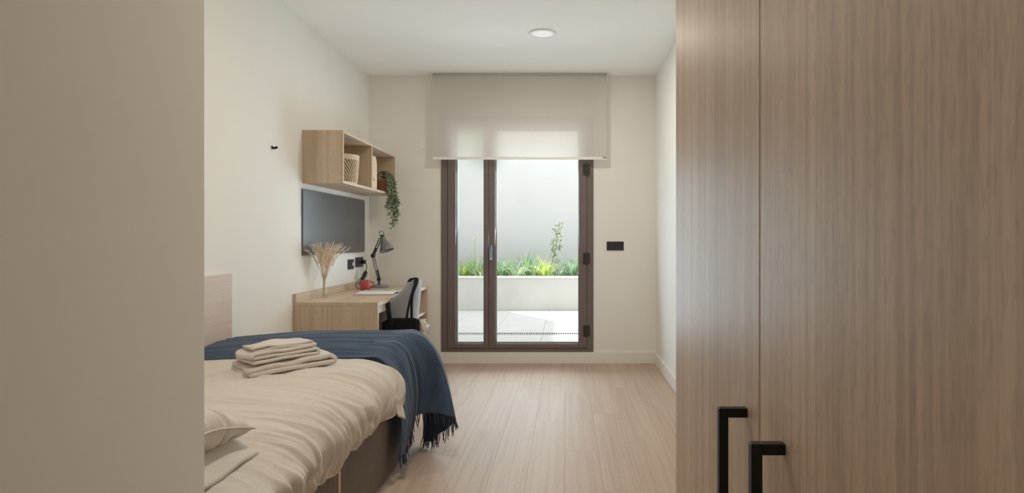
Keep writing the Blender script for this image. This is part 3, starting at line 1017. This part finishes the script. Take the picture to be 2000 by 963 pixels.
# open magazine
mz = empty('magazine', (-1.47, 5.02, KZ), 'open magazine lying on the desk between mug and chair', 'magazine', rz=0)
def page(side, h0, n=10):
    P = np.zeros((n, 2, 3))
    for i in range(n):
        t = i / (n - 1)
        yy = 5.02 + side * t * 0.200
        zz = KZ + h0 + 0.010 * math.sin(math.pi * min(1, t * 1.25)) * (1 - t) * 1.6
        P[i, 0] = (-1.605, yy, zz); P[i, 1] = (-1.325, yy + 0.01, zz)
    return grid(P)
link('cover', boxes((-1.612, -1.318, 4.812, 5.232, KZ + 0.0003, KZ + 0.0020)), COVERR, mz)
link('page_block', page(-1, 0.0045), PAPER, mz, solid=0.004, off=0)
link('page_block', page(1, 0.0045), PAPER, mz, solid=0.004, off=0)
link('picture', page(1, 0.0072), PRINT, mz, solid=0.0003)

# desk lamp
lx, ly = -1.640, 5.60
dl = empty('desk_lamp', (lx, ly, KZ), 'grey jointed desk lamp with conical shade at the far end of the desk', 'lamp')
def W(px, py, d):
    return Vector(((px - CX) * d / F_PX, d, EYE - (py - CY) * d / F_PX))
bm = bmesh.new()
lathe(bm, [(0.001, 0.0005), (0.072, 0.0005), (0.076, 0.004), (0.074, 0.016), (0.066, 0.021), (0.001, 0.023)], (lx, ly, KZ), 40, close=False)
link('base', bm, GREYM, dl, smooth=True)
p_foot = Vector((lx - 0.008, ly, KZ + 0.022)); p_neck = Vector((lx - 0.008, ly, KZ + 0.065))
p_elbow = Vector((-1.700, ly, 0.998)); p_head = Vector((-1.634, ly, 1.150))
bm = bmesh.new()
tube(bm, [p_foot, p_neck], 0.009, 12)
tube(bm, [p_neck + Vector((0, -0.016, 0.004)), p_neck + Vector((0, 0.016, 0.004))], 0.015, 14)
link('post', bm, DARKM, dl, smooth=True)
def arm(name, a, b, mat, gap=0.009, r=0.0048):
    bm = bmesh.new()
    t = (b - a).normalized()
    s = t.cross(Vector((0, 1, 0))).normalized()
    for k in (-1, 1):
        tube(bm, [a + s * gap * k, b + s * gap * k], r, 8)
    return link(name, bm, mat, dl, smooth=True)
arm('lower_arm', p_neck, p_elbow, GREYM)
arm('upper_arm', p_elbow, p_head, DARKM)
bm = bmesh.new()
for f0, f1 in ((0.05, 0.42),):
    t0 = p_neck.lerp(p_elbow, f0); t1 = p_neck.lerp(p_elbow, f1)
    pts = []
    for i in range(150):
        u = i / 149
        c = t0.lerp(t1, u)
        pts.append(c + Vector((0.0085 * math.cos(i * 0.9), -0.016 + 0.0085 * math.sin(i * 0.9), 0)) + Vector((0.012, 0, 0)))
    tube(bm, pts, 0.0016, 5)
link('spring', bm, DARKM, dl, smooth=True)
bm = bmesh.new()
tube(bm, [p_elbow + Vector((0, -0.014, 0)), p_elbow + Vector((0, 0.014, 0))], 0.0185, 18)
t = (p_head - p_elbow).normalized()
tube(bm, [p_elbow - t * 0.006, p_elbow + t * 0.072], [0.017, 0.010], 10)
link('elbow_joint', bm, DARKM, dl, smooth=True, bevel=0.002)
# shade: axis from head down to the lower right
ax_dir = Vector((0.055, -0.02, -0.150)).normalized()
rot = ax_dir.to_track_quat('Z', 'Y').to_matrix()
apex = Vector((-1.617, ly, 1.163))
bm = bmesh.new()
lathe(bm, [(0.001, 0.0), (0.018, 0.001), (0.021, 0.012), (0.026, 0.035), (0.042, 0.075), (0.056, 0.105), (0.0645, 0.130), (0.0630, 0.130), (0.054, 0.105), (0.040, 0.075), (0.024, 0.036), (0.001, 0.03)],
      apex, 40, close=False, axis=rot)
sd = link('lamp_shade', bm, GREYM, dl, smooth=True)
bm = bmesh.new()
tube(bm, [apex + ax_dir * -0.018, apex + ax_dir * 0.006], [0.012, 0.016], 14)
tube(bm, [p_head, apex + ax_dir * 0.01], 0.010, 10)
link('socket_cap', bm, DARKM, dl, smooth=True)
bm = bmesh.new()
c0 = apex + ax_dir * -0.012
sidev = Vector((1, 0, 0.3)).normalized()
tube(bm, spline([c0 - sidev * 0.016, c0 - sidev * 0.020 - ax_dir * 0.02, c0 - sidev * 0.012 - ax_dir * 0.036, c0 + sidev * 0.012 - ax_dir * 0.036, c0 + sidev * 0.020 - ax_dir * 0.02, c0 + sidev * 0.018 + ax_dir * 0.01], 5), 0.0026, 8)
link('handle_loop', bm, DARKM, dl, smooth=True)
bm = bmesh.new()
lathe(bm, [(0.001, 0.085), (0.014, 0.083), (0.022, 0.068), (0.020, 0.055), (0.011, 0.040), (0.010, 0.030)], apex, 20, close=False, axis=rot)
link('bulb', bm, WHITE, sd, smooth=True)
bm = bmesh.new()
plug = Vector((XL + 0.012, 5.655, 0.945))
tube(bm, [plug, plug + Vector((0.030, 0, -0.004))], 0.018, 14)
tube(bm, spline([plug + Vector((0.028, 0, -0.004)), plug + Vector((0.045, -0.01, -0.05)), (-1.775, 5.60, 0.83), (-1.785, 5.50, 0.80), (-1.790, 5.42, 0.755), (-1.775, 5.41, 0.728), (-1.74, 5.45, 0.7245), (-1.70, 5.52, 0.7245), (-1.695, 5.57, 0.728)], 8), 0.003, 8)
tube(bm, spline([(-1.770, 5.50, 0.800), (-1.755, 5.55, 0.865), (-1.742, 5.57, 0.845), (-1.757, 5.56, 0.808), (-1.77, 5.52, 0.775), (-1.750, 5.50, 0.80), (-1.742, 5.55, 0.855), (-1.765, 5.55, 0.85), (-1.777, 5.50, 0.79), (-1.775, 5.47, 0.75)], 8), 0.0032, 8)
tube(bm, [(-1.772, 5.49, 0.775), (-1.750, 5.555, 0.855)], 0.010, 8)
link('cord', bm, BLACKP, dl, smooth=True)

# ================================================================== CHAIR
hx, hy_ = -1.335, 4.755
ch = empty('tub_chair', (hx, hy_, 0), 'grey upholstered tub chair pushed up to the desk', 'chair')
def chair_top(a):
    a = abs(a)
    if a < 0.62: return 0.832 - 0.03 * (a / 0.62) ** 2 * 0.3
    t = (a - 0.62) / (2.05 - 0.62)
    return 0.823 - 0.285 * (t ** 0.9)
NA, NZ = 56, 16
P = np.zeros((NA + 1, NZ * 2 + 3, 3))
for i in range(NA + 1):
    a = -2.05 + 4.10 * i / NA
    zt = chair_top(a)
    col = []
    for j in range(NZ + 1):       # outer from bottom up
        t = j / NZ
        z = 0.40 + (zt - 0.40) * t
        lean = 0.215 + 0.040 * t
        col.append((hx + lean * math.cos(a) - 0.005, hy_ + (lean - 0.005) * math.sin(a), z))
    col.append((hx + 0.236 * math.cos(a), hy_ + 0.232 * math.sin(a), zt + 0.012))
    for j in range(NZ + 1):       # inner from top down
        t = 1 - j / NZ
        z = 0.42 + (zt - 0.42) * t
        lean = 0.175 + 0.038 * t
        col.append((hx + lean * math.cos(a) - 0.005, hy_ + lean * math.sin(a), z))
    P[i] = col
link('backrest', grid(P), GREYF, ch, smooth=True)
bm = bmesh.new()
lathe(bm, [(0.001, 0.36), (0.19, 0.36), (0.222, 0.38), (0.225, 0.42), (0.20, 0.462), (0.10, 0.472), (0.001, 0.472)], (hx, hy_, 0), 40, close=False)
link('seat', bm, GREYF, ch, smooth=True)
for sx_, sy_ in ((1, 1), (1, -1), (-1, 1), (-1, -1)):
    bm = bmesh.new()
    tube(bm, [(hx + sx_ * 0.11, hy_ + sy_ * 0.11, 0.37), (hx + sx_ * 0.175, hy_ + sy_ * 0.165, 0.001)], [0.014, 0.009], 12)
    link('leg', bm, BLACK, ch, smooth=True)

# tote bag on the chair back
tb = empty('tote_bag', (-1.158, 4.45, 0.24), 'black canvas tote bag hanging by its straps from the grey chair', 'bag')
nu, nv = 40, 22
P = np.zeros((nu + 1, nv + 1, 3))
for i in range(nu + 1):
    a = 2 * math.pi * i / nu
    for j in range(nv + 1):
        t = j / nv
        ca, sa = math.cos(a), math.sin(a)
        sx_ = abs(ca) ** 0.35 * (1 if ca > 0 else -1)
        sy_ = abs(sa) ** 0.7 * (1 if sa > 0 else -1)
        wx = 0.128 + 0.006 * math.sin(t * 3)
        wy = (0.040 * (1 - 0.55 * t) + 0.004) * (1 if j > 0 else 0.9)
        zt = 0.588 + 0.012 * math.cos(ca * 2.5) - 0.008 * (1 - ca)
        z = 0.24 + (zt - 0.24) * t
        fold = 0.006 * math.sin(ca * 14 + t * 4) * (0.4 + t) * (1 - abs(ca))
        P[i, j] = (-1.158 + sx_ * wx, 4.452 + sy_ * wy + fold, z)
bm = grid(P)
bm.faces.new([v for v in bm.verts if abs(v.co.z - 0.24) < 1e-6][:nu][::-1])
bmesh.ops.remove_doubles(bm, verts=bm.verts, dist=1e-5)
link('bag_body', bm, TOTE, tb, smooth=True, solid=0.003)
def strap(pts, w, side):
    pts = spline(pts, 8)
    P = np.zeros((len(pts), 3, 3))
    for i, p in enumerate(pts):
        t = (pts[min(i + 1, len(pts) - 1)] - pts[max(i - 1, 0)]).normalized()
        s = (Vector(side) - t * t.dot(Vector(side))).normalized()
        for k in range(3):
            P[i, k] = p + s * w * (k - 1) + t.cross(s) * (0.002 if k == 1 else 0)
    return grid(P)
link('strap', strap([(-1.118, 4.435, 0.52), (-1.112, 4.428, 0.60), (-1.100, 4.48, 0.72), (-1.093, 4.585, 0.825), (-1.108, 4.628, 0.853), (-1.150, 4.64, 0.835), (-1.18, 4.63, 0.70)], 0.011, (0.8, -.6, 0.0)), TOTE, tb, smooth=True, solid=0.004)
link('strap', strap([(-1.075, 4.437, 0.52), (-1.078, 4.430, 0.60), (-1.088, 4.49, 0.74), (-1.083, 4.605, 0.827), (-1.098, 4.650, 0.854), (-1.145, 4.665, 0.835), (-1.17, 4.65, 0.70)], 0.011, (0.8, -.6, 0.0)), TOTE, tb, smooth=True, solid=0.004)
link('strap', strap([(-1.222, 4.430, 0.50), (-1.226, 4.418, 0.58), (-1.245, 4.452, 0.655), (-1.262, 4.500, 0.695), (-1.270, 4.528, 0.693), (-1.275, 4.57, 0.64), (-1.27, 4.58, 0.55)], 0.016, (1, 0, 0.15)), TOTE, tb, smooth=True, solid=0.004)
bm = bmesh.new()
for k in range(3):
    a0 = Vector((-1.026 + 0.008 * k, 4.46 + 0.01 * k, 0.585 - 0.02 * k))
    P_ = [bm.verts.new(a0 + Vector((random.uniform(-.006, .012) + 0.018 * (i % 3), random.uniform(-.01, .01), -0.03 * (i // 3)))) for i in range(12)]
    for r_ in range(3):
        for c_ in range(2):
            i = r_ * 3 + c_
            bm.faces.new((P_[i], P_[i + 1], P_[i + 4], P_[i + 3]))
tag(link('plastic_wrap', bm, PAPER, tb, solid=0.001), 'crinkled pale wrap at the side of the bag')

# ================================================================== HEADBOARD PANEL
hbp = link('headboard', boxes((XL + 0.0005, XL + 0.019, 1.452, 3.450, 0.30, 0.954)), BIRCH, bevel=0.002, origin=(XL, 2.45, 0.3))
tag(hbp, 'pale birch headboard panel on the left wall beside the bed', 'headboard')

# ================================================================== BED
BY0, BY1, BXR = 1.46, 3.560, -0.858
bed = empty('bed', (-1.34, 2.5, 0), 'single bed with dark taupe storage base along the left wall', 'bed')
link('base_panel', boxes((XL + 0.022, BXR, BY0, 2.398, 0.004, 0.345)), TAUPE, bed, bevel=0.004)
link('base_panel', boxes((XL + 0.022, BXR, 2.418, BY1, 0.004, 0.345)), TAUPE, bed, bevel=0.004)
tag(link('base_strip', boxes((-1.2, BXR + 0.0015, 2.3985, 2.4175, 0.004, 0.345)), EDGE, bed), 'pale wooden strip between the base panels')
link('mattress', boxes((XL + 0.026, BXR - 0.03, BY0 + 0.01, BY1 - 0.02, 0.346, 0.490)), DUVET, bed, bevel=0.04, seg=4)

# duvet ------------------------------------------------------------
def duvet_top(y):
    return 0.525 + 0.032 * sstep(1.7, 3.0, y)
nu, nv = 170, 520
U = np.linspace(0, 1, nu)[:, None] * np.ones((1, nv))
Y = 1.47 + (3.50 - 1.47) * np.linspace(0, 1, nv)[None, :] * np.ones((nu, 1))
T = duvet_top(Y)
hem = 0.330 + 0.030 * vnoise(Y * 2.6 + 3.1, Y * 0 + 0.5) + 0.018 * vnoise(Y * 9.0, Y * 0 + 7.5) - 0.015 * sstep(2.6, 3.1, Y)
X = np.zeros_like(U); Z = np.zeros_like(U); A = np.zeros_like(U); NX = np.zeros_like(U); NZn = np.zeros_like(U)
X0, XS, XO, ZO = XL + 0.030, -1.04, -0.800, 0.425
m1 = U < 0.52
t = U / 0.52
X = np.where(m1, X0 + (XS - X0) * t, X)
Z = np.where(m1, T + 0.012 * np.sin(np.pi * np.clip(t, 0, 1)) - 0.0, Z)
NZn = np.where(m1, 1, NZn)
m2 = (U >= 0.52) & (U < 0.80)
t2 = np.clip((U - 0.52) / 0.28, 0, 1) * np.pi / 2
X = np.where(m2, XS + (XO - XS) * np.sin(t2), X)
Z = np.where(m2, ZO + (T - ZO) * np.cos(t2), Z)
NX = np.where(m2, np.sin(t2), NX); NZn = np.where(m2, np.cos(t2), NZn)
m3 = U >= 0.80
t3 = np.clip((U - 0.80) / 0.20, 0, 1)
X = np.where(m3, XO - 0.035 * t3 ** 2, X)
Z = np.where(m3, ZO + (hem - ZO) * t3, Z)
NX = np.where(m3, 1, NX)
side = sstep(0.42, 0.82, U)
ww = 0.03 * vnoise(U * 3.0 + 20, Y * 1.6)
def ridged(q):
    return 1 - np.abs(q) * 2
f1 = ridged(vnoise((Y + ww * 1.3) * 15.0, U * 2.2 + 1.0))
f2 = vnoise((Y + ww) * 27.0 + 40, U * 3.4 + 9.0)
f3 = vnoise((Y + ww * 2) * 6.0 + 90, U * 3.0 + 30)
lowtop = vnoise(X * 4.0 + 5, Y * 3.0 + 8)
crump = vnoise((X * 0.8 + Y * 0.6) * 16 + 3, (Y * 0.8 - X * 0.6) * 7 + 60)
f4 = ridged(vnoise((Y + ww * 1.6) * 27.0 + 11, U * 2.6 + 70))
disp = (0.0050 + 0.0220 * side) * np.sign(f1) * np.abs(f1) ** 1.3 * 0.62 + (0.0020 + 0.0090 * side) * f4 + (0.0012 + 0.0030 * side) * f2 + 0.011 * f3 * (0.35 + 0.65 * side) + (1 - side) * (0.005 * lowtop + 0.0035 * crump)
c1 = np.exp(-(vnoise((Y + ww * 1.5) * 11.0 + 5, U * 1.7 + 33) / 0.16) ** 2)
c2 = np.exp(-(vnoise((Y + ww * 2.2) * 17.0 + 77, U * 2.4 + 12) / 0.20) ** 2)
c3 = np.exp(-(vnoise((Y + ww * 0.8) * 30.0 + 140, U * 3.0 + 55) / 0.22) ** 2)
disp -= (0.0030 + 0.0100 * side) * c1 + (0.0018 + 0.0070 * side) * c2 + (0.0008 + 0.0034 * side) * c3
covered = sstep(3.06, 3.18, Y)
disp = disp * (1 - 0.75 * covered) - 0.014 * covered * sstep(0.2, 0.6, U)
edge = sstep(0.0, 0.05, U)
disp *= edge
under = (1 - sstep(1.92, 2.04, Y)) * (1 - sstep(0.70, 0.80, U))
disp = disp * (1 - 0.8 * under) - 0.012 * under
X += NX * disp
Z += NZn * disp
X = np.minimum(X, -0.775)
Pd = np.stack([X, Y, Z], -1)
dv = empty('duvet', (-1.3, 2.5, 0.5), 'rumpled ivory duvet covering the bed and hanging over its side', 'duvet')
link('cover', grid(Pd), DUVET, dv, smooth=True, solid=0.012, off=-1)
# hem roll along the lower edge
bm = bmesh.new()
tube(bm, [tuple(Pd[-1, j] + np.array([-0.006, 0, 0.001])) for j in range(0, nv, 4)], 0.0085, 8)
link('hem', bm, DUVET, dv, smooth=True)
# care label hanging beside the throw
P = np.zeros((9, 5, 3))
for i in range(9):
    for k in range(5):
        t = i / 8
        P[i, k] = (-0.806 + 0.034 * k / 4 + 0.024 * t, 2.955 + 0.012 * k / 4 + 0.006 * math.sin(t * 4), 0.415 - 0.092 * t - 0.016 * k / 4)
tag(link('care_label', grid(P), LABEL, dv, smooth=True, solid=0.001), 'white cloth care label')

# throw ------------------------------------------------------------
th = empty('throw_blanket', (-1.3, 3.33, 0.58), 'navy blue throw with fringed ends across the foot of the bed', 'throw')
NVB = 90
s = np.linspace(0, 1, NVB)
def cr(knots, pts):
    """smooth interpolation of 3D points over s"""
    pts = np.array(pts, float)
    out = np.zeros((NVB, 3))
    kn = np.array(knots)
    for c in range(3):
        y = pts[:, c]
        # monotone-ish cubic hermite
        m = np.gradient(y, kn)
        i = np.clip(np.searchsorted(kn, s, 'right') - 1, 0, len(kn) - 2)
        h = kn[i + 1] - kn[i]
        tt = (s - kn[i]) / h
        out[:, c] = ((2 * tt ** 3 - 3 * tt ** 2 + 1) * y[i] + (tt ** 3 - 2 * tt ** 2 + tt) * h * m[i] + (-2 * tt ** 3 + 3 * tt ** 2) * y[i + 1] + (tt ** 3 - tt ** 2) * h * m[i + 1])
    return out
kn = [0, 0.22, 0.34, 0.44, 0.58, 0.72, 0.84, 1.0]
hemc = cr(kn, [(-0.792, 3.030, 0.112), (-0.802, 3.22, 0.118), (-0.815, 3.33, 0.150), (-0.775, 3.335, 0.225), (-0.582, 3.275, 0.228), (-0.660, 3.40, 0.120), (-0.745, 3.47, 0.045), (-0.800, 3.54, 0.040)])
midc = cr(kn, [(-0.776, 3.080, 0.36), (-0.760, 3.24, 0.37), (-0.752, 3.33, 0.39), (-0.705, 3.350, 0.42), (-0.628, 3.36, 0.43), (-0.655, 3.45, 0.41), (-0.730, 3.53, 0.36), (-0.790, 3.58, 0.33)])
shoc = cr(kn, [(-0.955, 3.125, 0.566), (-0.925, 3.23, 0.605), (-0.905, 3.30, 0.622), (-0.885, 3.355, 0.636), (-0.855, 3.42, 0.645), (-0.850, 3.50, 0.645), (-0.865, 3.55, 0.635), (-0.885, 3.585, 0.61)])
lefc = cr(kn, [(XL + 0.024, 3.00, 0.562), (XL + 0.024, 3.12, 0.592), (XL + 0.024, 3.20, 0.600), (XL + 0.024, 3.27, 0.606), (XL + 0.024, 3.36, 0.612), (XL + 0.024, 3.45, 0.608), (XL + 0.024, 3.52, 0.590), (XL + 0.024, 3.575, 0.55)])
NT_, NC_ = 90, 80
Pb = np.zeros((NT_ + NC_, NVB, 3))
for i in range(NT_):
    t = i / NT_
    base = lefc * (1 - t) + shoc * t
    bulge = 0.024 * math.sin(math.pi * min(1, t * 1.05)) * np.sin(np.pi * np.clip(s * 1.0, 0, 1))
    base[:, 2] += bulge
    Pb[i] = base
for i in range(NC_):
    t = i / (NC_ - 1)
    # bezier: shoulder -> (out, same height) -> mid -> hem
    c1 = midc.copy(); c1[:, 2] = shoc[:, 2] + 0.004; c1[:, :2] = shoc[:, :2] * 0.35 + midc[:, :2] * 0.65
    c2 = midc * 2.0 - 0.5 * (c1 + hemc); c2 = midc * 0.75 + c2 * 0.25
    Pb[NT_ + i] = ((1 - t) ** 3) * shoc + 3 * t * (1 - t) ** 2 * c1 + 3 * t * t * (1 - t) * c2 + t ** 3 * hemc
iu = np.arange(NT_ + NC_)[:, None] / NT_ * np.ones((1, NVB))
sv = s[None, :] * np.ones((NT_ + NC_, 1))
wr = vnoise(sv * 11 + 0.6 * vnoise(iu * 3, sv * 2), iu * 1.6 + 50)
wr2 = vnoise(sv * 24 + 30, iu * 2.5 + 10)
amp = 0.010 * (1 - sstep(0.85, 1.1, iu)) * sstep(0, 0.05, sv + 0.02)
Pb[:, :, 2] += amp * wr + amp * 0.4 * wr2 + 0.35 * amp * vnoise(sv * 46 + 5, iu * 1.3 + 20)
drop = sstep(1.05, 1.5, iu)
Pb[:, :, 0] += drop * (0.010 * np.sin(sv * 40) * 0.6 + 0.007 * wr2)
Pb[:, :, 1] += drop * 0.006 * np.cos(sv * 33 + iu * 2)
# sharp fold crests
for sc, w_ in ((0.30, 0.022), (0.575, 0.02)):
    k = np.exp(-((sv - sc) / w_) ** 2) * sstep(0.9, 1.2, iu)
    Pb[:, :, 0] += 0.012 * k
link('blanket', grid(Pb), THROW, th, smooth=True, solid=0.004, off=0)
for sc in (0.30, 0.575):
    j = int(round(sc * (NVB - 1)))
    bm = bmesh.new()
    tube(bm, [tuple(Pb[i, j] + np.array([0.0030, -0.0028, 0.001])) for i in range(NT_ - 8, NT_ + NC_, 2)], 0.0013, 5)
    tag(link('pale_stripe', bm, THREAD, th, smooth=True), 'thin pale woven line')
bm = bmesh.new()
for j in np.linspace(0, NVB - 1, 84):
    i0 = int(j); f = j - i0; i1 = min(i0 + 1, NVB - 1)
    p = Vector(Pb[-1, i0] * (1 - f) + Pb[-1, i1] * f)
    sw = Vector((random.uniform(-.012, .016), random.uniform(-.016, .012), 0))
    L = random.uniform(0.045, 0.062)
    L = min(L, max(0.02, p.z - 0.004))
    pts = spline([p + Vector((0, 0, 0.004)), p + sw * 0.4 + Vector((0, 0, -L * 0.45)), p + sw + Vector((random.uniform(-.004, .004), 0, -L))], 4)
    tube(bm, pts, [0.0028] * 6 + [0.0022] * (len(pts) - 6), 5)
link('fringe', bm, FRINGE, th, smooth=True)

# towels ------------------------------------------------------------
TC = Vector((-1.265, 2.865, 0.0))          # centre of the stack
ang = math.atan2(0.29, 0.28)
ea = Vector((math.cos(ang), math.sin(ang), 0)); eb = Vector((-math.sin(ang), math.cos(ang), 0))
def towel(z0, la, lb, layers, th_, off, label, droop=0.0, grow=0.25, seed=0, rot=0.0):
    """a strip folded back and forth; profile across ea, extruded along eb"""
    prof = []
    step = th_ * 1.12
    for L_ in range(layers):
        zc = th_ / 2 + L_ * step
        xs = np.linspace(-1, 1, 22)
        if L_ % 2: xs = xs[::-1]
        for q in xs:
            prof.append((q * la / 2 * (1 - 0.02 * L_), zc))
        if L_ < layers - 1:
            sgn = 1 if L_ % 2 == 0 else -1
            for a in np.linspace(-math.pi / 2, math.pi / 2, 7)[1:-1]:
                prof.append((sgn * (la / 2 * (1 - 0.02 * L_) + math.cos(a) * step / 2), zc + step / 2 + math.sin(a) * step / 2))
    nb = 22
    P = np.zeros((len(prof), nb, 3))
    ca, sa = math.cos(rot), math.sin(rot)
    A_ = ea * ca + eb * sa; B_ = eb * ca - ea * sa
    for i, (a, z) in enumerate(prof):
        for k in range(nb):
            b = (k / (nb - 1) - 0.5) * lb
            sq_ = 1 - grow * 0.5 + grow * (a / la + 0.5)
            nz = 0.008 * float(vnoise(np.array(a * 13 + seed), np.array(b * 8 + seed * 2 + z * 25)))
            na = 0.011 * float(vnoise(np.array(b * 9 + seed + 4), np.array(z * 60 + seed)))
            w_ = TC + A_ * (a + na + off[0]) + B_ * (b * (1 - 0.04 * (z / th_)) + off[1])
            P[i, k] = (w_.x, w_.y, z0 + z * sq_ + nz * (0.3 + z / (th_ * layers)) - droop * (a / la * 2) ** 2 * (1 if a < 0 else 0.2))
    o = link('folded_towel', grid(P), TOWELM, origin=(TC.x, TC.y, z0), smooth=True, solid=th_ * 0.94, off=0)
    tag(o, label, 'towel', 'folded towels on the duvet')
towel(0.5640, 0.365, 0.22, 2, 0.0215, (0.0, 0.03), 'cream bath towel at the bottom of the stack on the bed', 0.005, 0.55, 3)
towel(0.6125, 0.290, 0.20, 3, 0.0142, (-0.012, 0.040), 'cream folded towel in the middle of the stack on the bed', 0.006, 0.30, 9, 0.07)
towel(0.6610, 0.255, 0.15, 2, 0.0095, (-0.012, 0.045), 'small cream towel on top of the stack on the bed', 0.012, 0.60, 17, -0.05)

# pillow ------------------------------------------------------------
pc = Vector((-1.350, 1.640, 0.622))
pil = empty('pillow', (pc.x, pc.y, 0.53), 'plump ivory pillow at the head of the bed beside the corridor wall', 'pillow')
nu = 90
def pil_grid(sgn):
    P = np.zeros((nu, nu, 3))
    for i in range(nu):
        for j in range(nu):
            a = -1 + 2 * i / (nu - 1); b = -1 + 2 * j / (nu - 1)
            pin = 1 - 0.045 * (1 - abs(a) ** 2) * abs(b) ** 6 - 0.0
            pin2 = 1 - 0.045 * (1 - abs(b) ** 2) * abs(a) ** 6
            h = 0.088 * ((1 - abs(a) ** 6) ** 0.5) * ((1 - abs(b) ** 4) ** 0.6) * (0.80 + 0.20 * (1 - a * a) * (1 - b * b))
            ee = max(abs(a), abs(b))
            q_ = (b if abs(a) > abs(b) else a); wr_ = 0.013 * float(vnoise(np.array(q_ * 15 + 7), np.array(ee * 2.2 + (3 if abs(a) > abs(b) else 9)))) * float(sstep(0.66, 0.94, ee)) * (1 - float(sstep(0.98, 1.0, ee)))
            z = sgn * (h + wr_ * min(1, h / 0.03))
            droop = -0.046 * abs(b) ** 3 * (0.3 + 0.7 * abs(a)) + 0.006 * math.sin(b * 5 + 1) * abs(a) ** 4
            P[i, j] = (pc.x + a * 0.415 * pin2, pc.y + b * 0.275 * pin, pc.z + z * (0.85 if sgn > 0 else 1.0) + droop)
    return P
bm = grid(pil_grid(1))
bm2 = grid(pil_grid(-1))
me_t = bpy.data.meshes.new('tmp'); bm2.to_mesh(me_t); bm.from_mesh(me_t); bm2.free(); bpy.data.meshes.remove(me_t)
bmesh.ops.remove_doubles(bm, verts=bm.verts, dist=1e-5)
link('pillow_body', bm, PILLOWM, pil, smooth=True)
# piping along the seam
Pt = pil_grid(1)
loop = [tuple(Pt[i, 0]) for i in range(nu)] + [tuple(Pt[-1, j]) for j in range(1, nu)] + [tuple(Pt[i, -1]) for i in range(nu - 2, -1, -1)] + [tuple(Pt[0, j]) for j in range(nu - 2, -1, -1)]
bm = bmesh.new()
tube(bm, loop[::2] + [loop[0]], 0.0035, 6, cap=False)
link('piping', bm, PILLOWM, pil, smooth=True)
# flat folded sheet edge lying under the pillow
P = np.zeros((50, 24, 3))
for i in range(50):
    for j in range(24):
        u, v = i / 49, j / 23
        xx = -1.70 + u * 0.787; yy = 1.475 + v * 0.440 * (1 - 0.04 * u)
        P[i, j] = (xx, yy, 0.566 - 0.050 * sstep(0.86, 1.0, u) + 0.003 * math.sin(yy * 30 + xx * 9))
sf = link('pillowcase', grid(P), PILLOWM, smooth=True, solid=0.010, off=-1, origin=(-1.3, 1.7, 0.55))
tag(sf, 'flat ivory pillowcase lying under the plump pillow', 'pillowcase')

# ================================================================== WARDROBE
WX, WYF, WYS, WYN, WH = 0.216, 1.2736, 0.7185, 0.160, 2.42
wd = empty('wardrobe', (0.5, 0.7, 0), 'tall built-in oak wardrobe with black bar handles, filling the right side', 'wardrobe')
dt = 0.019
link('carcass', boxes((WX + dt + 0.002, XR - 0.001, WYF - 0.018, WYF, 0.0, WH), (WX + dt + 0.002, XR - 0.001, WYN, WYN + 0.018, 0.0, WH),
                      (WX + dt + 0.002, XR - 0.001, WYN + 0.018, WYF - 0.018, WH - 0.018, WH), (WX + dt + 0.002, XR - 0.001, WYN + 0.018, WYF - 0.018, 0.07, 0.088),
                      (WX + dt + 0.002, XR - 0.001, WYS - 0.009, WYS + 0.009, 0.088, WH - 0.018), (XR - 0.008, XR - 0.001, WYN + 0.018, WYF - 0.018, 0.088, WH - 0.018)), WARD, wd)
link('plinth', boxes((WX + 0.05, WX + 0.066, WYN + 0.018, WYF - 0.018, 0.0, 0.069)), WARD, wd)
def wdoor(y0, y1, hy):
    d = link('door', boxes((WX, WX + dt, y0, y1, 0.075, WH)), WARD, wd, bevel=0.0012, seg=2, origin=(WX, y0, 0))
    bm = bmesh.new()
    g0 = WX - 0.034
    zt, zb, b_ = 0.9365, 0.7365, 0.0112
    # one bent square bar: two stand-offs and the grip
    box(bm, g0, g0 + b_, hy - b_ / 2, hy + b_ / 2, zb, zt)
    box(bm, g0 + b_, WX - 0.0001, hy - b_ / 2, hy + b_ / 2, zt - b_, zt)
    box(bm, g0 + b_, WX - 0.0001, hy - b_ / 2, hy + b_ / 2, zb, zb + b_)
    tag(link('handle', bm, BLACK, d, bevel=0.0008, seg=2), 'black square bar handle')
wdoor(WYS + 0.0012, WYF, 0.7725)
wdoor(WYN, WYS - 0.0012, 0.6385)
